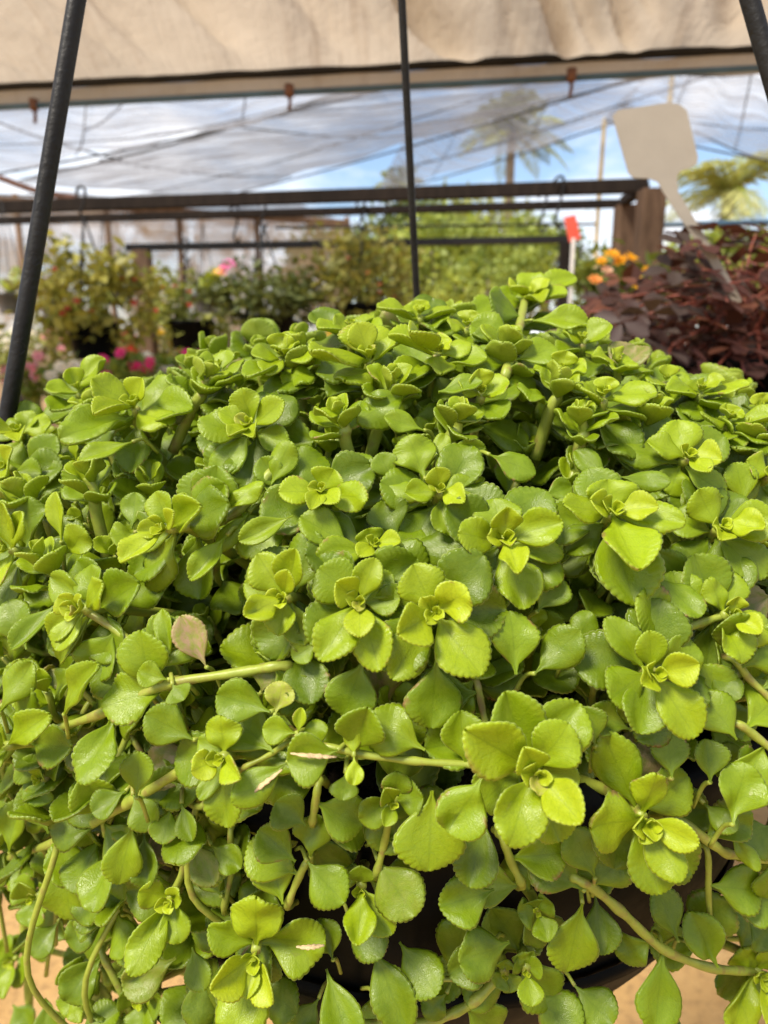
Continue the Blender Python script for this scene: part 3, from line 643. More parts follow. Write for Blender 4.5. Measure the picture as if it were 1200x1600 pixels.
# ---- single leaves: base, tip, width, lift (mm), youth
for a in [(207, 690, 129, 724, 36, 4, .6, (0, .6)), (95, 846, 88, 764, 34, 3, .75, (-.3, .2)), (100, 866, 142, 828, 54, 3, .7), (118, 785, 128, 728, 58, -6, .25), (205, 826, 208, 770, 48, -2, .3), (210, 832, 178, 842, 44, 0, .5),
          (685, 613, 754, 600, 42, 6, .35, (0, .6)), (640, 608, 560, 660, 60, -2, .2), (663, 672, 600, 652, 36, 3, .45), (664, 746, 638, 678, 74, 5, .42), (832, 500, 918, 506, 46, 6, .6, (0, .6)), (806, 562, 872, 540, 52, 5, .45, (.1, .1)), (790, 543, 738, 520, 32, 2, .35, (0, .6)),
          (765, 710, 836, 736, 52, 1, .3), (950, 748, 903, 700, 40, 1, .4), (968, 745, 1042, 757, 36, 3, .35), (850, 775, 897, 758, 38, -2, .22), (1165, 788, 1153, 722, 56, 0, .42), (594, 748, 538, 712, 52, -2, .28), (614, 752, 592, 708, 42, 0, .3), (684, 716, 697, 678, 30, 2, .6), (690, 713, 760, 698, 36, 0, .4),
          (548, 852, 470, 806, 62, 3, .45), (622, 838, 596, 782, 70, -4, .22), (683, 1030, 672, 1138, 92, 2, .30, (0, .0), 2), (568, 1032, 536, 1120, 88, 0, .22, (0, .1), 0), (664, 1172, 572, 1124, 88, 4, .4, (0, .1), 2), (470, 1010, 490, 1090, 74, -8, .1), (496, 1004, 458, 1026, 40, 0, .3),
          (808, 1054, 802, 956, 78, 2, .34), (836, 1052, 908, 988, 68, 0, .25), (840, 955, 878, 900, 62, -2, .32), (898, 1012, 926, 956, 48, -5, .22), (1020, 900, 1080, 960, 58, 0, .25), (1100, 936, 998, 832, 46, -4, .2), (1108, 1048, 1146, 1088, 48, -2, .22), (1060, 1090, 985, 1150, 70, -8, .12),
          (175, 1114, 164, 1210, 64, 4, .42), (302, 1156, 226, 1118, 70, 1, .3), (213, 1246, 216, 1176, 52, 3, .32), (156, 1240, 112, 1238, 50, 1, .28), (196, 1236, 148, 1266, 48, 0, .25), (208, 1242, 244, 1284, 54, 3, .3), (208, 1286, 187, 1380, 56, 5, .42, (0, .1)), (96, 1330, 112, 1436, 74, 5, .40, (0, .1)), (448, 1192, 370, 1238, 54, 6, .42), (422, 1112, 338, 1086, 70, 3, .35), (28, 1216, 108, 1258, 58, -5, .12), (76, 1302, 32, 1228, 60, 0, .25), (14, 1332, 22, 1252, 48, 2, .35), (266, 1262, 262, 1308, 44, 2, .35), (284, 1255, 306, 1304, 34, 2, .35), (298, 1314, 342, 1368, 50, 0, .22, (0, .2), 6, .25), (225, 1300, 240, 1376, 46, -6, .12),
          (100, 1116, 162, 1028, 50, 5, .55, (-.4, .2)), (216, 1086, 148, 1036, 78, -1, .15), (322, 1042, 282, 962, 56, 0, .5, (0, .2), 6, 1.), (266, 1032, 244, 940, 36, 3, .55, (-.3, .2)), (252, 1050, 220, 985, 48, 0, .25), (262, 1062, 215, 1050, 40, 4, .45), (270, 1070, 290, 1092, 48, 2, .3), (0, 1112, 42, 1040, 52, 6, .55), (40, 1014, 4, 938, 60, 2, .35), (92, 940, 40, 1012, 42, 3, .4), (355, 836, 308, 904, 40, 3, .5), (458, 806, 355, 856, 40, 5, .5), (345, 798, 410, 752, 38, 8, .6, (-.2, .4)), (390, 800, 345, 855, 34, -2, .4), (422, 760, 456, 690, 50, 6, .5), (440, 770, 408, 715, 46, 3, .4),
          (527, 1172, 449, 1184, 84, 6, .48, (0, .15), 2, .0, 7), (553, 1180, 550, 1142, 30, 6, .7), (553, 1182, 554, 1222, 30, 6, .75), (462, 1146, 410, 1137, 48, 4, .6), (465, 1150, 512, 1136, 36, 3, .55), (466, 1146, 470, 1106, 22, 5, .75), (430, 1116, 442, 1066, 48, 2, .85, (0, .2), 6, .35, 3), (408, 1082, 424, 1038, 50, -3, .35, (0, .2), 6, .5), (540, 1208, 536, 1246, 42, 2, .3),
          (675, 1236, 668, 1354, 104, 8, .46, (0, .05), 0, .0, 5), (752, 1214, 700, 1300, 86, 10, .5, (0, .05), 0, .0, 1), (486, 1338, 494, 1274, 60, 2, .2), (478, 1290, 432, 1252, 62, -4, .12), (462, 1346, 402, 1302, 62, 3, .25), (480, 1346, 538, 1394, 68, 4, .3), (590, 1344, 646, 1418, 84, 2, .28, (0, .1), 4, .12), (760, 1275, 728, 1372, 70, 1, .18),
          (1152, 1156, 1106, 1086, 72, 4, .38), (1050, 1216, 1050, 1150, 60, -2, .3), (1110, 1222, 1112, 1160, 60, 0, .22), (1146, 1288, 1172, 1196, 76, 6, .34), (1205, 1290, 1150, 1312, 74, 2, .18), (1100, 1255, 1138, 1290, 40, 2, .3), (1138, 1300, 1192, 1378, 28, 10, .5, (-.5, .1)), (985, 1140, 920, 1112, 56, -6, .15), (930, 1165, 912, 1105, 60, -3, .2),
          (910, 1412, 886, 1524, 80, 8, .42, (0, .05), 0), (1036, 1488, 1014, 1596, 76, 10, .40, (0, .05), 0), (898, 1540, 948, 1582, 70, 0, .1), (912, 1392, 838, 1336, 86, 1, .14), (930, 1372, 898, 1296, 74, 4, .22), (1122, 1512, 1082, 1428, 62, 8, .42), (1070, 1470, 1140, 1410, 86, -4, .12), (1060, 1470, 1030, 1394, 62, -6, .1), (1137, 1400, 1206, 1412, 62, 4, .25), (930, 1400, 935, 1476, 56, -6, .1), (830, 1555, 900, 1600, 78, 0, .18), (1000, 1620, 1060, 1590, 60, -2, .12),
          (442, 1412, 416, 1336, 70, 3, .38), (582, 1478, 634, 1576, 70, 5, .24), (624, 1472, 680, 1528, 72, 1, .2), (510, 1514, 552, 1604, 68, 4, .22), (772, 1390, 686, 1408, 74, 4, .22), (796, 1472, 712, 1486, 76, 5, .17), (770, 1480, 700, 1512, 62, 0, .12), (545, 1430, 598, 1478, 60, -2, .12), (590, 1565, 646, 1590, 44, 2, .2), (498, 1560, 462, 1604, 50, -2, .1), (698, 1552, 664, 1582, 44, 0, .15), (520, 1500, 500, 1440, 52, -4, .15), (275, 1496, 198, 1530, 58, 3, .28, (0, .2), 6, .2), (160, 1492, 112, 1548, 58, 0, .2), (300, 1480, 325, 1532, 46, 3, .28), (310, 1520, 318, 1594, 54, -4, .1), (90, 1440, 60, 1480, 44, 0, .2), (165, 1440, 110, 1460, 52, -4, .15), (190, 1430, 170, 1380, 48, -6, .1),
          (20, 1570, 55, 1600, 50, 2, .25), (70, 1560, 95, 1610, 50, 1, .25), (150, 1590, 190, 1610, 46, 1, .2), (330, 1320, 380, 1350, 46, -2, .2), (345, 1400, 320, 1360, 44, -3, .2), (1190, 1180, 1150, 1190, 50, -4, .15), (1170, 1440, 1200, 1470, 50, -2, .15)]:
    single(*a)
# the split, dry-edged leaves
def scar(px, py, dx, dy, lift):
    t = hit(px, py) - lift * .001; P = CAM + ray(px, py) * t; k = t / FPX
    a = RT * (dx * k) + UP * (-dy * k)
    b = MB(); pts = spline([P - a, P - a * .3 - FW * .0006, P + a * .4 - FW * .0004, P + a], 5)
    b.tube(pts, [.00025 + .0009 * math.sin(math.pi * (i + .5) / len(pts)) * (1 + .3 * math.sin(i * 2.3)) for i in range(len(pts))], 6, .4)
    return b
M['dry'] = plain('dry_leaf_edge', (.52, .38, .20), .8, .4, 300, .4)

# ---- thick stems read from the photograph
for pts, w_, l in [([(-30, 1175), (85, 1140), (170, 1110), (260, 1070), (380, 1050), (440, 1040)], 17, 1), ([(-30, 1355), (30, 1335), (100, 1310), (200, 1255), (300, 1195), (340, 1180)], 16, 4), ([(505, 1165), (575, 1180), (660, 1190), (750, 1196), (820, 1205)], 14, 3),
                   ([(280, 826), (345, 814), (392, 780), (424, 738)], 18, 2), ([(820, 478), (812, 510), (800, 550), (790, 585)], 17, 3), ([(140, 960), (195, 995), (232, 1040), (250, 1060)], 15, 3),
                   ([(1062, 985), (1100, 972), (1135, 960)], 15, 3), ([(1145, 1030), (1170, 1060), (1215, 1105)], 14, 2), ([(1150, 1130), (1180, 1150), (1220, 1185)], 16, 3), ([(1060, 1280), (1115, 1320), (1143, 1335), (1220, 1345)], 17, 4), ([(905, 1375), (930, 1390), (975, 1428), (1035, 1482), (1110, 1512), (1160, 1522)], 17, 6), ([(560, 1600), (640, 1600), (690, 1590), (740, 1565), (790, 1532)], 18, 2), ([(670, 1530), (720, 1528), (780, 1524)], 9, 0),
                   ([(497, 1228), (492, 1260), (488, 1285)], 15, -2), ([(608, 1280), (600, 1320), (588, 1365)], 14, -1), ([(785, 1310), (800, 1350), (815, 1380)], 16, -2), ([(36, 1360), (38, 1460), (46, 1570), (50, 1640)], 13, -3), ([(284, 1290), (288, 1350), (290, 1410)], 14, -5), ([(160, 1490), (185, 1540), (208, 1590)], 13, -5), ([(480, 1345), (465, 1375), (450, 1412)], 14, 2), ([(360, 1300), (362, 1360), (350, 1420)], 12, -6), ([(1105, 1330), (1107, 1400), (1110, 1470)], 11, -3), ([(450, 1160), (420, 1180), (380, 1200)], 10, 0), ([(745, 1065), (752, 1100), (760, 1140)], 13, -4)]:
    px_stem(pts, w_ * .82, l - 1.5)

# ---- procedural fill over and inside the mound
centres = []
def fill_rosette(B, axis, npairs, size, a0):
    side = axis.cross(Vector((rng.uniform(-1, 1), rng.uniform(-1, 1), rng.uniform(-1, 1)))).normalized(); gap = .0045 * S
    for k in range(npairs):
        fr = k / max(1, npairs - 1); el = R((76 - 48 * fr) if B.y > PC.y - .05 else (62 - 62 * fr - (8 if k > 3 else 0))) + rng.uniform(-.15, .15)
        L = size * min(1, .38 + .24 * k) * rng.uniform(.9, 1.12)
        P = B - axis * (gap * k * (1 + .25 * k))
        for s in (side, -side):
            d = s * math.cos(el) + axis * math.sin(el)
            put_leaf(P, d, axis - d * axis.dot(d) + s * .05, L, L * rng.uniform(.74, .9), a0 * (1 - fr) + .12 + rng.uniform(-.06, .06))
        side = Matrix.Rotation(R(rng.uniform(72, 108)), 3, axis) @ side
    core = Vector((PC.x + (B.x - PC.x) * .6, PC.y + (B.y - PC.y) * .6, min(B.z - .03, CAMZ + ZR + .01)))
    STEMS.append((spline([B, B - axis * gap * npairs, B.lerp(core, .6) - axis * .01, core], 4), [.0011 * S] * 13, False))
tries = 0; pts_used = []
while tries < 6000:
    tries += 1
    an = rng.uniform(0, 6.2832); rr = math.sqrt(rng.random()) * .985
    x, y = math.cos(an) * rr * RX, math.sin(an) * rr * RY
    depth = rng.choice((.012, .022, .034)) * S
    z = ztop(x, y)
    e = .002; zx, zy = ztop(x * .97 + e, y * .97), ztop(x * .97, y * .97 + e); z0 = ztop(x * .97, y * .97)
    if zx is None or zy is None: continue
    n = Vector((-(zx - z0) / e, -(zy - z0) / e, 1)).normalized()
    P = Vector((PC.x + x, PC.y + y, CAMZ + z)) - n * depth
    if any((P - q).length < (.0235 if y > -.03 else .0175) * S for q in pts_used): continue
    fx, fy = proj(P); dep = (P - CAM).dot(FW)
    if any((fx - kx) ** 2 + (fy - ky) ** 2 < (80 if ky < 700 else 62) ** 2 and dep < kt + (.014 if ky < 700 else .006) for kx, ky, kt in KEYS): continue
    if fy > 1120 and 430 < fx < 1180: continue
    pts_used.append(P)
    axis = (n + Vector((0, 0, .55)) + Vector((rng.uniform(-.35, .35), rng.uniform(-.35, .35), rng.uniform(-.2, .2)))).normalized()
    back_ = y > -.03
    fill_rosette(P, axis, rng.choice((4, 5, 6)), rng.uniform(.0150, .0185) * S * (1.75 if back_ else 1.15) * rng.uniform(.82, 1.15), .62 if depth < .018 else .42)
# trailing stems hanging round the pot
for k in range(78):
    th = rng.uniform(0, 6.2832); front = math.sin(th) < -.2
    r0 = rng.uniform(.8, .97); base = Vector((PC.x + math.cos(th) * RX * .78, PC.y + math.sin(th) * RY * .82, CAMZ + ZR + .01))
    out = Vector((math.cos(th) * RX, math.sin(th) * RY, 0)).normalized()
    L = rng.uniform(.06, .22) * S
    p1 = base + out * .012 * S + Vector((0, 0, rng.uniform(-.01, .012))); p2 = base + out * rng.uniform(.006, .022) * S + Vector((0, 0, -.35 * L)); p3 = p2 + Vector((rng.uniform(-.03, .03), rng.uniform(-.02, .01), -.65 * L)) - out * .015
    wob = lambda: Vector((rng.uniform(-.016, .016), rng.uniform(-.012, .008), 0)) * S
    path = spline([base, p1, p1.lerp(p2, .55) + wob(), p2 + wob(), p2.lerp(p3, .5) + wob(), p3], 7)
    cx_, cy_ = proj(p3)
    if 430 < cx_ < 1230 and cy_ > 1180: continue
    STEMS.append((path, [.0010 * S] * len(path), False))
    acc = 0
    side = out.cross(Vector((0, 0, 1)))
    for a, b in zip(path[6:-1], path[7:]):
        acc += (b - a).length
        if acc > .0075 * S and blocks(b): acc = 0
        if acc > .0075 * S:
            acc = 0; tdir = (b - a).normalized()
            sd_ = (side - tdir * side.dot(tdir)).normalized()
            for s in (sd_, -sd_):
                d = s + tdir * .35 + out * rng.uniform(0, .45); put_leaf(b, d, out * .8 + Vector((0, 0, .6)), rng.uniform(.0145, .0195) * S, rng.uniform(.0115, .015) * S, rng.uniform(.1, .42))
            side = Matrix.Rotation(R(90 + rng.uniform(-25, 25)), 3, tdir) @ side
    if not blocks(path[-1]): fill_rosette(path[-1], (out * .7 + Vector((0, 0, .1)) + (path[-1] - path[-2]).normalized() * .5).normalized(), 4, .0165 * S, .6)

# ---- which leaves show: ray test against the whole leaf mass
def stack(items, tmpl):
    Vs, Fs, Cs, Ts = [], [], [], []; base = 0
    byv = {}
    for it in items: byv.setdefault(it[1], []).append(it)
    for vi, its in byv.items():
        V, F, C = tmpl[vi]; Mx = np.array([np.array(i[0]) for i in its])
        W_ = np.einsum('mij,nj->mni', Mx[:, :3, :3], V) + Mx[:, None, :3, 3]
        k = len(V); m = len(its)
        Vs.append(W_.reshape(-1, 3)); Fs.append((F[None] + (np.arange(m) * k)[:, None, None] + base).reshape(-1, F.shape[1]))
        Cs.append(np.tile(C, (m, 1))); Ts.append(np.repeat(np.array([[i[2], i[3], i[4], 1] for i in its]), k, 0)); base += k * m
    return np.concatenate(Vs), np.concatenate(Fs), np.concatenate(Cs), np.concatenate(Ts)
quad = np.array([[0, 0, 0], [-.5, .62, .05], [0, 1, 0], [.5, .62, .05]]); QF = np.array([[0, 3, 2, 1]])
Vq, Fq, _, _ = stack([(i[0], 0, 0, 0, 0) for i in LEAVES], [(quad, QF, np.zeros((4, 3)))])
bvh = BVHTree.FromPolygons([tuple(v) for v in Vq], [tuple(int(i) for i in f) for f in Fq])
samples = [Vector(p) for p in ((0, .3, .02), (0, .62, .02), (0, .92, .0), (-.3, .62, .05), (.3, .62, .05), (-.22, .85, .03), (.22, .85, .03), (.15, .45, .02), (-.15, .45, .02))]
score = []
for i, it in enumerate(LEAVES):
    seen = 0; m = it[0]
    for s in samples:
        p = m @ s; cx_, cy_ = proj(p)
        if not (0 <= cx_ < 1200 and 0 <= cy_ < 1600): continue
        d = p - CAM; dist = d.length; h_ = bvh.ray_cast(CAM, d / dist, dist + .01)
        if h_[0] is None or h_[2] == i or h_[3] > dist - .0012: seen += 1
    c = m @ Vector((0, .55, 0)); dist = (c - CAM).length
    xa, ya = m.col[0].to_3d(), m.col[1].to_3d(); area = abs(xa.cross(ya).dot((c - CAM).normalized())) / dist ** 2
    score.append(area * seen)
order = sorted(range(len(LEAVES)), key=lambda i: -score[i])
show = set(order[:298])
mid_ = [i for i in order[298:] if score[i] > 0 or LEAVES[i][5]]
rest = [i for i in order[298:] if not (score[i] > 0 or LEAVES[i][5])]
rl = root.location
for i in sorted(show):
    m, v_, a, r_, rd, _ = LEAVES[i]
    o = bpy.data.objects.new('leaf', HI_ME[v_]); col.objects.link(o); o.parent = root
    o.matrix_basis = Matrix.Translation(-rl) @ m; o.color = (a, r_, rd, 1)
def mass(name, ids, tmpl):
    V, F, C, T = stack([LEAVES[i] for i in ids], tmpl)
    o = link(name, np_mesh(name, V, F, M['leaf_a'], {'leafco': ('FLOAT_VECTOR', C), 'tint': ('FLOAT_COLOR', T)}), root); o['kind'] = 'stuff'
    return o
mixV = [stack([LEAVES[i] for i in mid_], HI), stack([LEAVES[i] for i in rest], LO)]
k = len(mixV[0][0])
fo = link('foliage', np_mesh('foliage', np.concatenate([mixV[0][0], mixV[1][0]]), np.concatenate([mixV[0][1], mixV[1][1] + k]), M['leaf_a'],
          {'leafco': ('FLOAT_VECTOR', np.concatenate([mixV[0][2], mixV[1][2]])), 'tint': ('FLOAT_COLOR', np.concatenate([mixV[0][3], mixV[1][3]]))}), root); fo['kind'] = 'stuff'
print('LEAVES', len(LEAVES), 'mid', len(mid_), 'rest', len(rest), 'cut', score[order[297]])
sm = MB()
for pts, rad, key in STEMS:
    if key: MB().tube(pts, rad, 10).build('stem', M['stem'], root, True)
    else: sm.tube(pts, rad, 6)
o = sm.build('stem_mass', M['stem'], root, True); o['kind'] = 'stuff'

# dry, split edges on three leaves
for a in ((490, 1180, 36, 3, 9), (415, 1222, -26, 20, 9), (485, 1478, 22, -1, 11)):
    scar(*a).build('dry_edge', M['dry'], root, True)

# ================================================================ BACKGROUND
def shade(c, f): return tuple(max(0, min(1, x * f)) for x in c)
LEAFQ = np.array([[0, 0, 0], [-.32, .45, .07], [0, 1, -.05], [.32, .45, .07]]); LQF = np.array([[0, 3, 2, 1]])
def rand_rot(rs, n, up=.5):
    d = rs.normal(size=(n, 3)); d[:, 2] = d[:, 2] * .6; d /= np.linalg.norm(d, axis=1)[:, None]
    nn = rs.normal(size=(n, 3)) * .7 + np.array([0, 0, up + .3]); nn -= d * (nn * d).sum(1)[:, None]; nn /= np.linalg.norm(nn, axis=1)[:, None]
    x = np.cross(d, nn); return np.stack([x, d, nn], axis=2)
def cloud_pts(rs, n, rad, clumps, spread, shell=.55):
    c = rs.normal(size=(clumps, 3)); c /= np.linalg.norm(c, axis=1)[:, None]; c *= (shell + (1 - shell) * rs.rand(clumps, 1)) 
    w_ = rs.randint(0, clumps, n); return (c[w_] + rs.normal(size=(n, 3)) * spread) * np.array(rad), w_
def leaf_cloud(name, parent, centre, rad, n, size, c0, c1, seed, clumps=40, spread=.16, mat='foliage', shell=.55, tmpl=LEAFQ, up=.5, drop_below=None):
    rs = np.random.RandomState(seed); P, w_ = cloud_pts(rs, n, rad, clumps, spread, shell)
    if drop_below is not None: P[:, 2] = np.where(P[:, 2] < drop_below, drop_below + rs.rand(n) * .3 * rad[2], P[:, 2])
    Q = rand_rot(rs, n, up); sz = size * rs.uniform(.6, 1.3, n)
    V = np.einsum('mij,nj->mni', Q * sz[:, None, None], tmpl) + (P + np.array(centre))[:, None]
    k = len(tmpl); F = (LQF[None] + (np.arange(n) * k)[:, None, None]).reshape(-1, 4)
    f = np.clip(rs.rand(clumps)[w_] * .6 + rs.rand(n) * .4, 0, 1)[:, None]
    T = np.concatenate([np.array(c0) * (1 - f) + np.array(c1) * f, np.ones((n, 1))], 1)
    return link(name, np_mesh(name, V.reshape(-1, 3), F, M[mat], {'tint': ('FLOAT_COLOR', np.repeat(T, k, 0))}, False), parent)
def pot_mesh(r, h, name='pot', mat='pot', parent=None, c=(0, 0, 0)):
    return MB().lathe(c, [(0, 0), (r * .72, 0), (r * .74, .004), (r * .94, h * .86), (r, h * .87), (r, h), (r * .93, h), (r * .9, h * .88), (0, h * .86)], 28).build(name, M[mat], parent, True)
def s_hook(p, h, parent=None):
    q = Vector(p); return spline([q + Vector((-.018, 0, -.01)), q + Vector((-.02, 0, .012)), q + Vector((0, 0, .026)), q + Vector((.016, 0, .008)), q + Vector((.004, 0, -h * .45)), q + Vector((-.012, 0, -h * .8)), q + Vector((.004, 0, -h)), q + Vector((.018, 0, -h * .85))], 5)

# ---- timber hanging racks
RZ = CAMZ + .66
rk = empty('hanging_rack', (0, 3.1, 0), 'dark timber hanging rack with two parallel rails and brown end posts', 'rack')
a0, a1 = at_z(-260, 333, RZ), at_z(1012, 290, RZ); MB().beam(a0, a1, .034, .052).build('rail', M['wood_dark'], rk)
b0, b1 = at_z(-260, 352, RZ - .005), at_z(972, 318, RZ - .005); MB().beam(b0, b1, .03, .034).build('rail', M['wood_dark'], rk)
a1x, b1x = at_z(1019, 296, RZ - .03), at_z(979, 321, RZ - .03)
MB().beam(a1x + Vector((-.02, .03, .012)), b1x + Vector((-.02, -.03, .012)), .04, .036).build('end_rail', M['wood_dark'], rk)
for p, w_ in ((a1x, .092), (b1x, .088)):
    MB().beam((p.x, p.y, -.05), (p.x, p.y, RZ - .032), w_, w_, .2).build('post', M['wood_post'], rk)
for p in (a0.lerp(a1, .02), b0.lerp(b1, .02)): MB().beam((p.x, p.y, -.05), (p.x, p.y, RZ - .032), .09, .09, .2).build('post', M['wood'], rk)
rk2 = empty('hanging_rack', (0, 4.6, 0), 'thin dark rail on brown posts behind the hanging baskets', 'rack')
c0, c1 = at_z(198, 387, RZ), at_z(893, 374, RZ); MB().beam(c0, c1, .045, .04).build('rail', M['steel'], rk2)
for px, py, w_ in ((222, 392, .10), (884, 380, .066)):
    p = at_z(px, py, RZ - .022); MB().beam((p.x, p.y, -.05), (p.x, p.y, RZ - .021), w_, w_, .2).build('post', M['wood'] if px < 500 else M['wood_dark'], rk2)
# wires far behind, bamboo poles holding the nets
for k, (x0, y0, x1, y1, Y, r_, mt, lb) in enumerate([(430, 356, 930, 350, 7.5, .012, 'steel', 'thin dark wire line strung behind the racks'), (985, 352, 1320, 345, 4.2, .016, 'blue_pipe', 'grey green pipe running behind the dark red plant')]):
    MBt = MB().tube([at_y(x0, y0, Y), at_y(x1, y1, Y)], r_, 8).build('pipe', M[mt], None, True); tag(MBt, lb, 'pipe')
for px, y0, Y, r_, lb in ((944, 185, 6.2, .017, 'slim bamboo pole holding up the shade net beside the cream tag'), (1050, 112, 5.6, .018, 'bamboo pole rising behind the cream plant tag')):
    t = at_y(px, y0, Y); pts = [Vector((t.x + .004 * math.sin(i), t.y, -.1 + (t.z + .1) * i / 14)) for i in range(15)]
    tag(MB().tube(pts, [r_ * (1.12 if i % 3 == 0 else 1) for i in range(15)], 8).build('bamboo_pole', M['bamboo'], None, True), lb, 'pole')

# ---- hooks left hanging on the rack
for k, (px, py, h, lb) in enumerate([(368, 345, .10, 'black hook on the timber rack beside the long basket rod'), (600, 330, .10, 'black hook on the timber rack beside the olive ivy basket'), (848, 322, .11, 'bent black hook on the timber rack near the end posts'), (874, 304, .13, 'long black hook nearest the timber end posts')]):
    p = at_z(px, py, RZ - .03 + (.0))
    tag(MB().tube(s_hook((p.x, p.y, RZ + .012), h + .04), .0055, 6).build('hook', M['steel'], None, True), lb, 'hook')

# ---- hanging baskets on the rack
def basket(px, py, Y, rp, hp, rad, n, leafs, cols_, label, seed, rods, hang_z, clumps=46, flowers=None, drop=None):
    c = at_y(px, py, Y); e = empty('hanging_basket', (c.x, c.y, c.z), label, 'hanging plant', 'baskets hung from the timber rack')
    pot_mesh(rp, hp, 'pot', 'pot', e, (c.x, c.y, c.z))
    drop = -.85 * rad[2] if drop is None else drop
    leaf_cloud('foliage', e, (c.x, c.y, c.z + hp + rad[2] * .42), rad, n, leafs, cols_[0], cols_[1], seed, clumps, .17, drop_below=drop)['kind'] = 'stuff'
    top = Vector((c.x, c.y, hang_z))
    MB().tube(s_hook(top, .1), .006, 6).build('hook', M['steel'], e, True)
    for k in range(3):
        a = k * 2.094 + .5; MB().tube([Vector((c.x + math.cos(a) * rp, c.y + math.sin(a) * rp, c.z + hp * .95)), top + Vector((0, 0, -.09))], .0045, 6).build('rod', M['rod'], e, True)
    rs = random.Random(seed)
    for k in range(16):       # bare stems reaching out of the pot
        a = rs.uniform(0, 6.28); o = Vector((math.cos(a) * rad[0] * .8, math.sin(a) * rad[1] * .8, rs.uniform(-.2, .9) * rad[2])); b = Vector((c.x, c.y, c.z + hp * .85))
        MB().tube(spline([b, b + o * .5 + Vector((0, 0, rad[2] * .5)), b + o], 4), .003, 5).build('stem', M['stem'], e, True)
    if flowers:
        for k in range(flowers[0]):
            a = rs.uniform(0, 6.28); p = Vector((c.x + math.cos(a) * rad[0] * .8, c.y - abs(math.sin(a)) * rad[1], c.z + hp + rad[2] * rs.uniform(.0, .9)))
            blossom(e, p, flowers[2], flowers[1], rs)
    return e
PETAL_ME = {}
def blossom(parent, p, r, c, rs, npet=6):
    key = (tuple(c), npet)
    if key not in PETAL_ME:
        V, F = [], []; 
        for ring, (rr_, zz) in enumerate(((1, .15), (.7, .45))):
            for k in range(npet):
                a = 6.283 * k / npet + ring * .5; b = len(V)
                V += [(0, 0, 0), (math.cos(a - .42) * rr_ * .75, math.sin(a - .42) * rr_ * .75, zz), (math.cos(a) * rr_, math.sin(a) * rr_, zz * 1.1), (math.cos(a + .42) * rr_ * .75, math.sin(a + .42) * rr_ * .75, zz)]; F.append((b, b + 1, b + 2, b + 3))
        V = np.array(V); T = np.tile(np.array([[*c, 1]]), (len(V), 1)); T[::4, :3] *= .6
        PETAL_ME[key] = np_mesh('flower', V, np.array(F), M['petal'], {'tint': ('FLOAT_COLOR', T)}, False)
    o = link('flower', PETAL_ME[key], parent)
    o.matrix_basis = Matrix.Translation(Vector(p)) @ Matrix.Rotation(rs.uniform(.2, 1.2), 4, 'X') @ Matrix.Rotation(rs.uniform(-.6, .6), 4, 'Y') @ Matrix.Rotation(rs.uniform(0, 6), 4, 'Z') @ Matrix.Scale(r, 4)
    return o
GR, OL, DK = ((.07, .12, .018), (.28, .36, .05)), ((.09, .10, .022), (.30, .30, .07)), ((.035, .055, .014), (.14, .16, .045))
basket(150, 562, 3.25, .115, .16, (.27, .24, .22), 1150, .056, ((.10, .11, .02), (.40, .38, .08)), 'leafy green hanging basket with red buds in a black pot', 21, 3, RZ + .012, 60, (12, (.45, .05, .04), .016))
basket(418, 545, 3.45, .13, .15, (.27, .24, .15), 1500, .044, DK, 'dark fern basket hung on a long black rod', 22, 3, RZ + .008, 50)
basket(566, 530, 3.50, .13, .16, (.25, .22, .24), 1150, .048, ((.08, .09, .02), (.34, .32, .08)), 'olive ivy hanging basket beside the back rod of the bushy plant', 23, 3, RZ + .008, 50, (8, (.30, .10, .04), .014))
basket(300, 546, 4.55, .15, .17, (.28, .25, .22), 700, .060, ((.12, .15, .03), (.42, .44, .09)), 'light green hanging basket with red buds behind the brown post', 24, 3, RZ + .0, 50, (8, (.5, .06, .05), .02))

# ---- dark red plant at the right on its stand
DY = 1.05; dc = at_y(1165, 668, DY)
st = empty('plant_stand', (dc.x + .1, dc.y, 0), 'plain timber stand under the dark red plant', 'stand')
for k in range(5): MB().box((dc.x + .1, dc.y - .2 + k * .1, dc.z - .015), (.8, .092, .025)).build('plank', M['wood'], st)
for x in (-.25, .45):
    for y in (-.19, .19): MB().beam((dc.x + x, dc.y + y, -.02), (dc.x + x, dc.y + y, dc.z - .028), .05, .05).build('leg', M['wood'], st)
dr = empty('dark_red_plant', (dc.x, dc.y, dc.z), 'dark burgundy plant with three lobed leaves in a black pot', 'potted plant')
pot_mesh(.14, .10, 'pot', 'pot', dr, (dc.x, dc.y, dc.z))
V, F = [], []
for k in range(3):
    a = (k - 1) * 1.45; d = Vector((math.sin(a), math.cos(a), 0)); x = Vector((d.y, -d.x, 0)); b = len(V)
    for p in ((0, 0, 0), (-.26, .38, .06), (-.30, .72, .05), (0, .98, -.06), (.30, .72, .05), (.26, .38, .06), (0, .55, -.03)):
        q = x * p[0] + d * (p[1] + .06); V.append((q.x, q.y, p[2]))
    F += [(b, b + 6, b + 2, b + 1), (b + 6, b + 3, b + 2, b + 2), (b, b + 5, b + 4, b + 6), (b + 6, b + 4, b + 3, b + 3)]
F = [tuple(dict.fromkeys(f)) for f in F]
tm = bpy.data.meshes.new('leaf'); tm.from_pydata(V, [], F); tm.materials.append(M['dark_leaf']); tm.polygons.foreach_set('use_smooth', [True] * len(tm.polygons)); tm.update()
rs = random.Random(5); soilp = Vector((dc.x, dc.y, dc.z + .09)); stems = MB(); cnt = 0
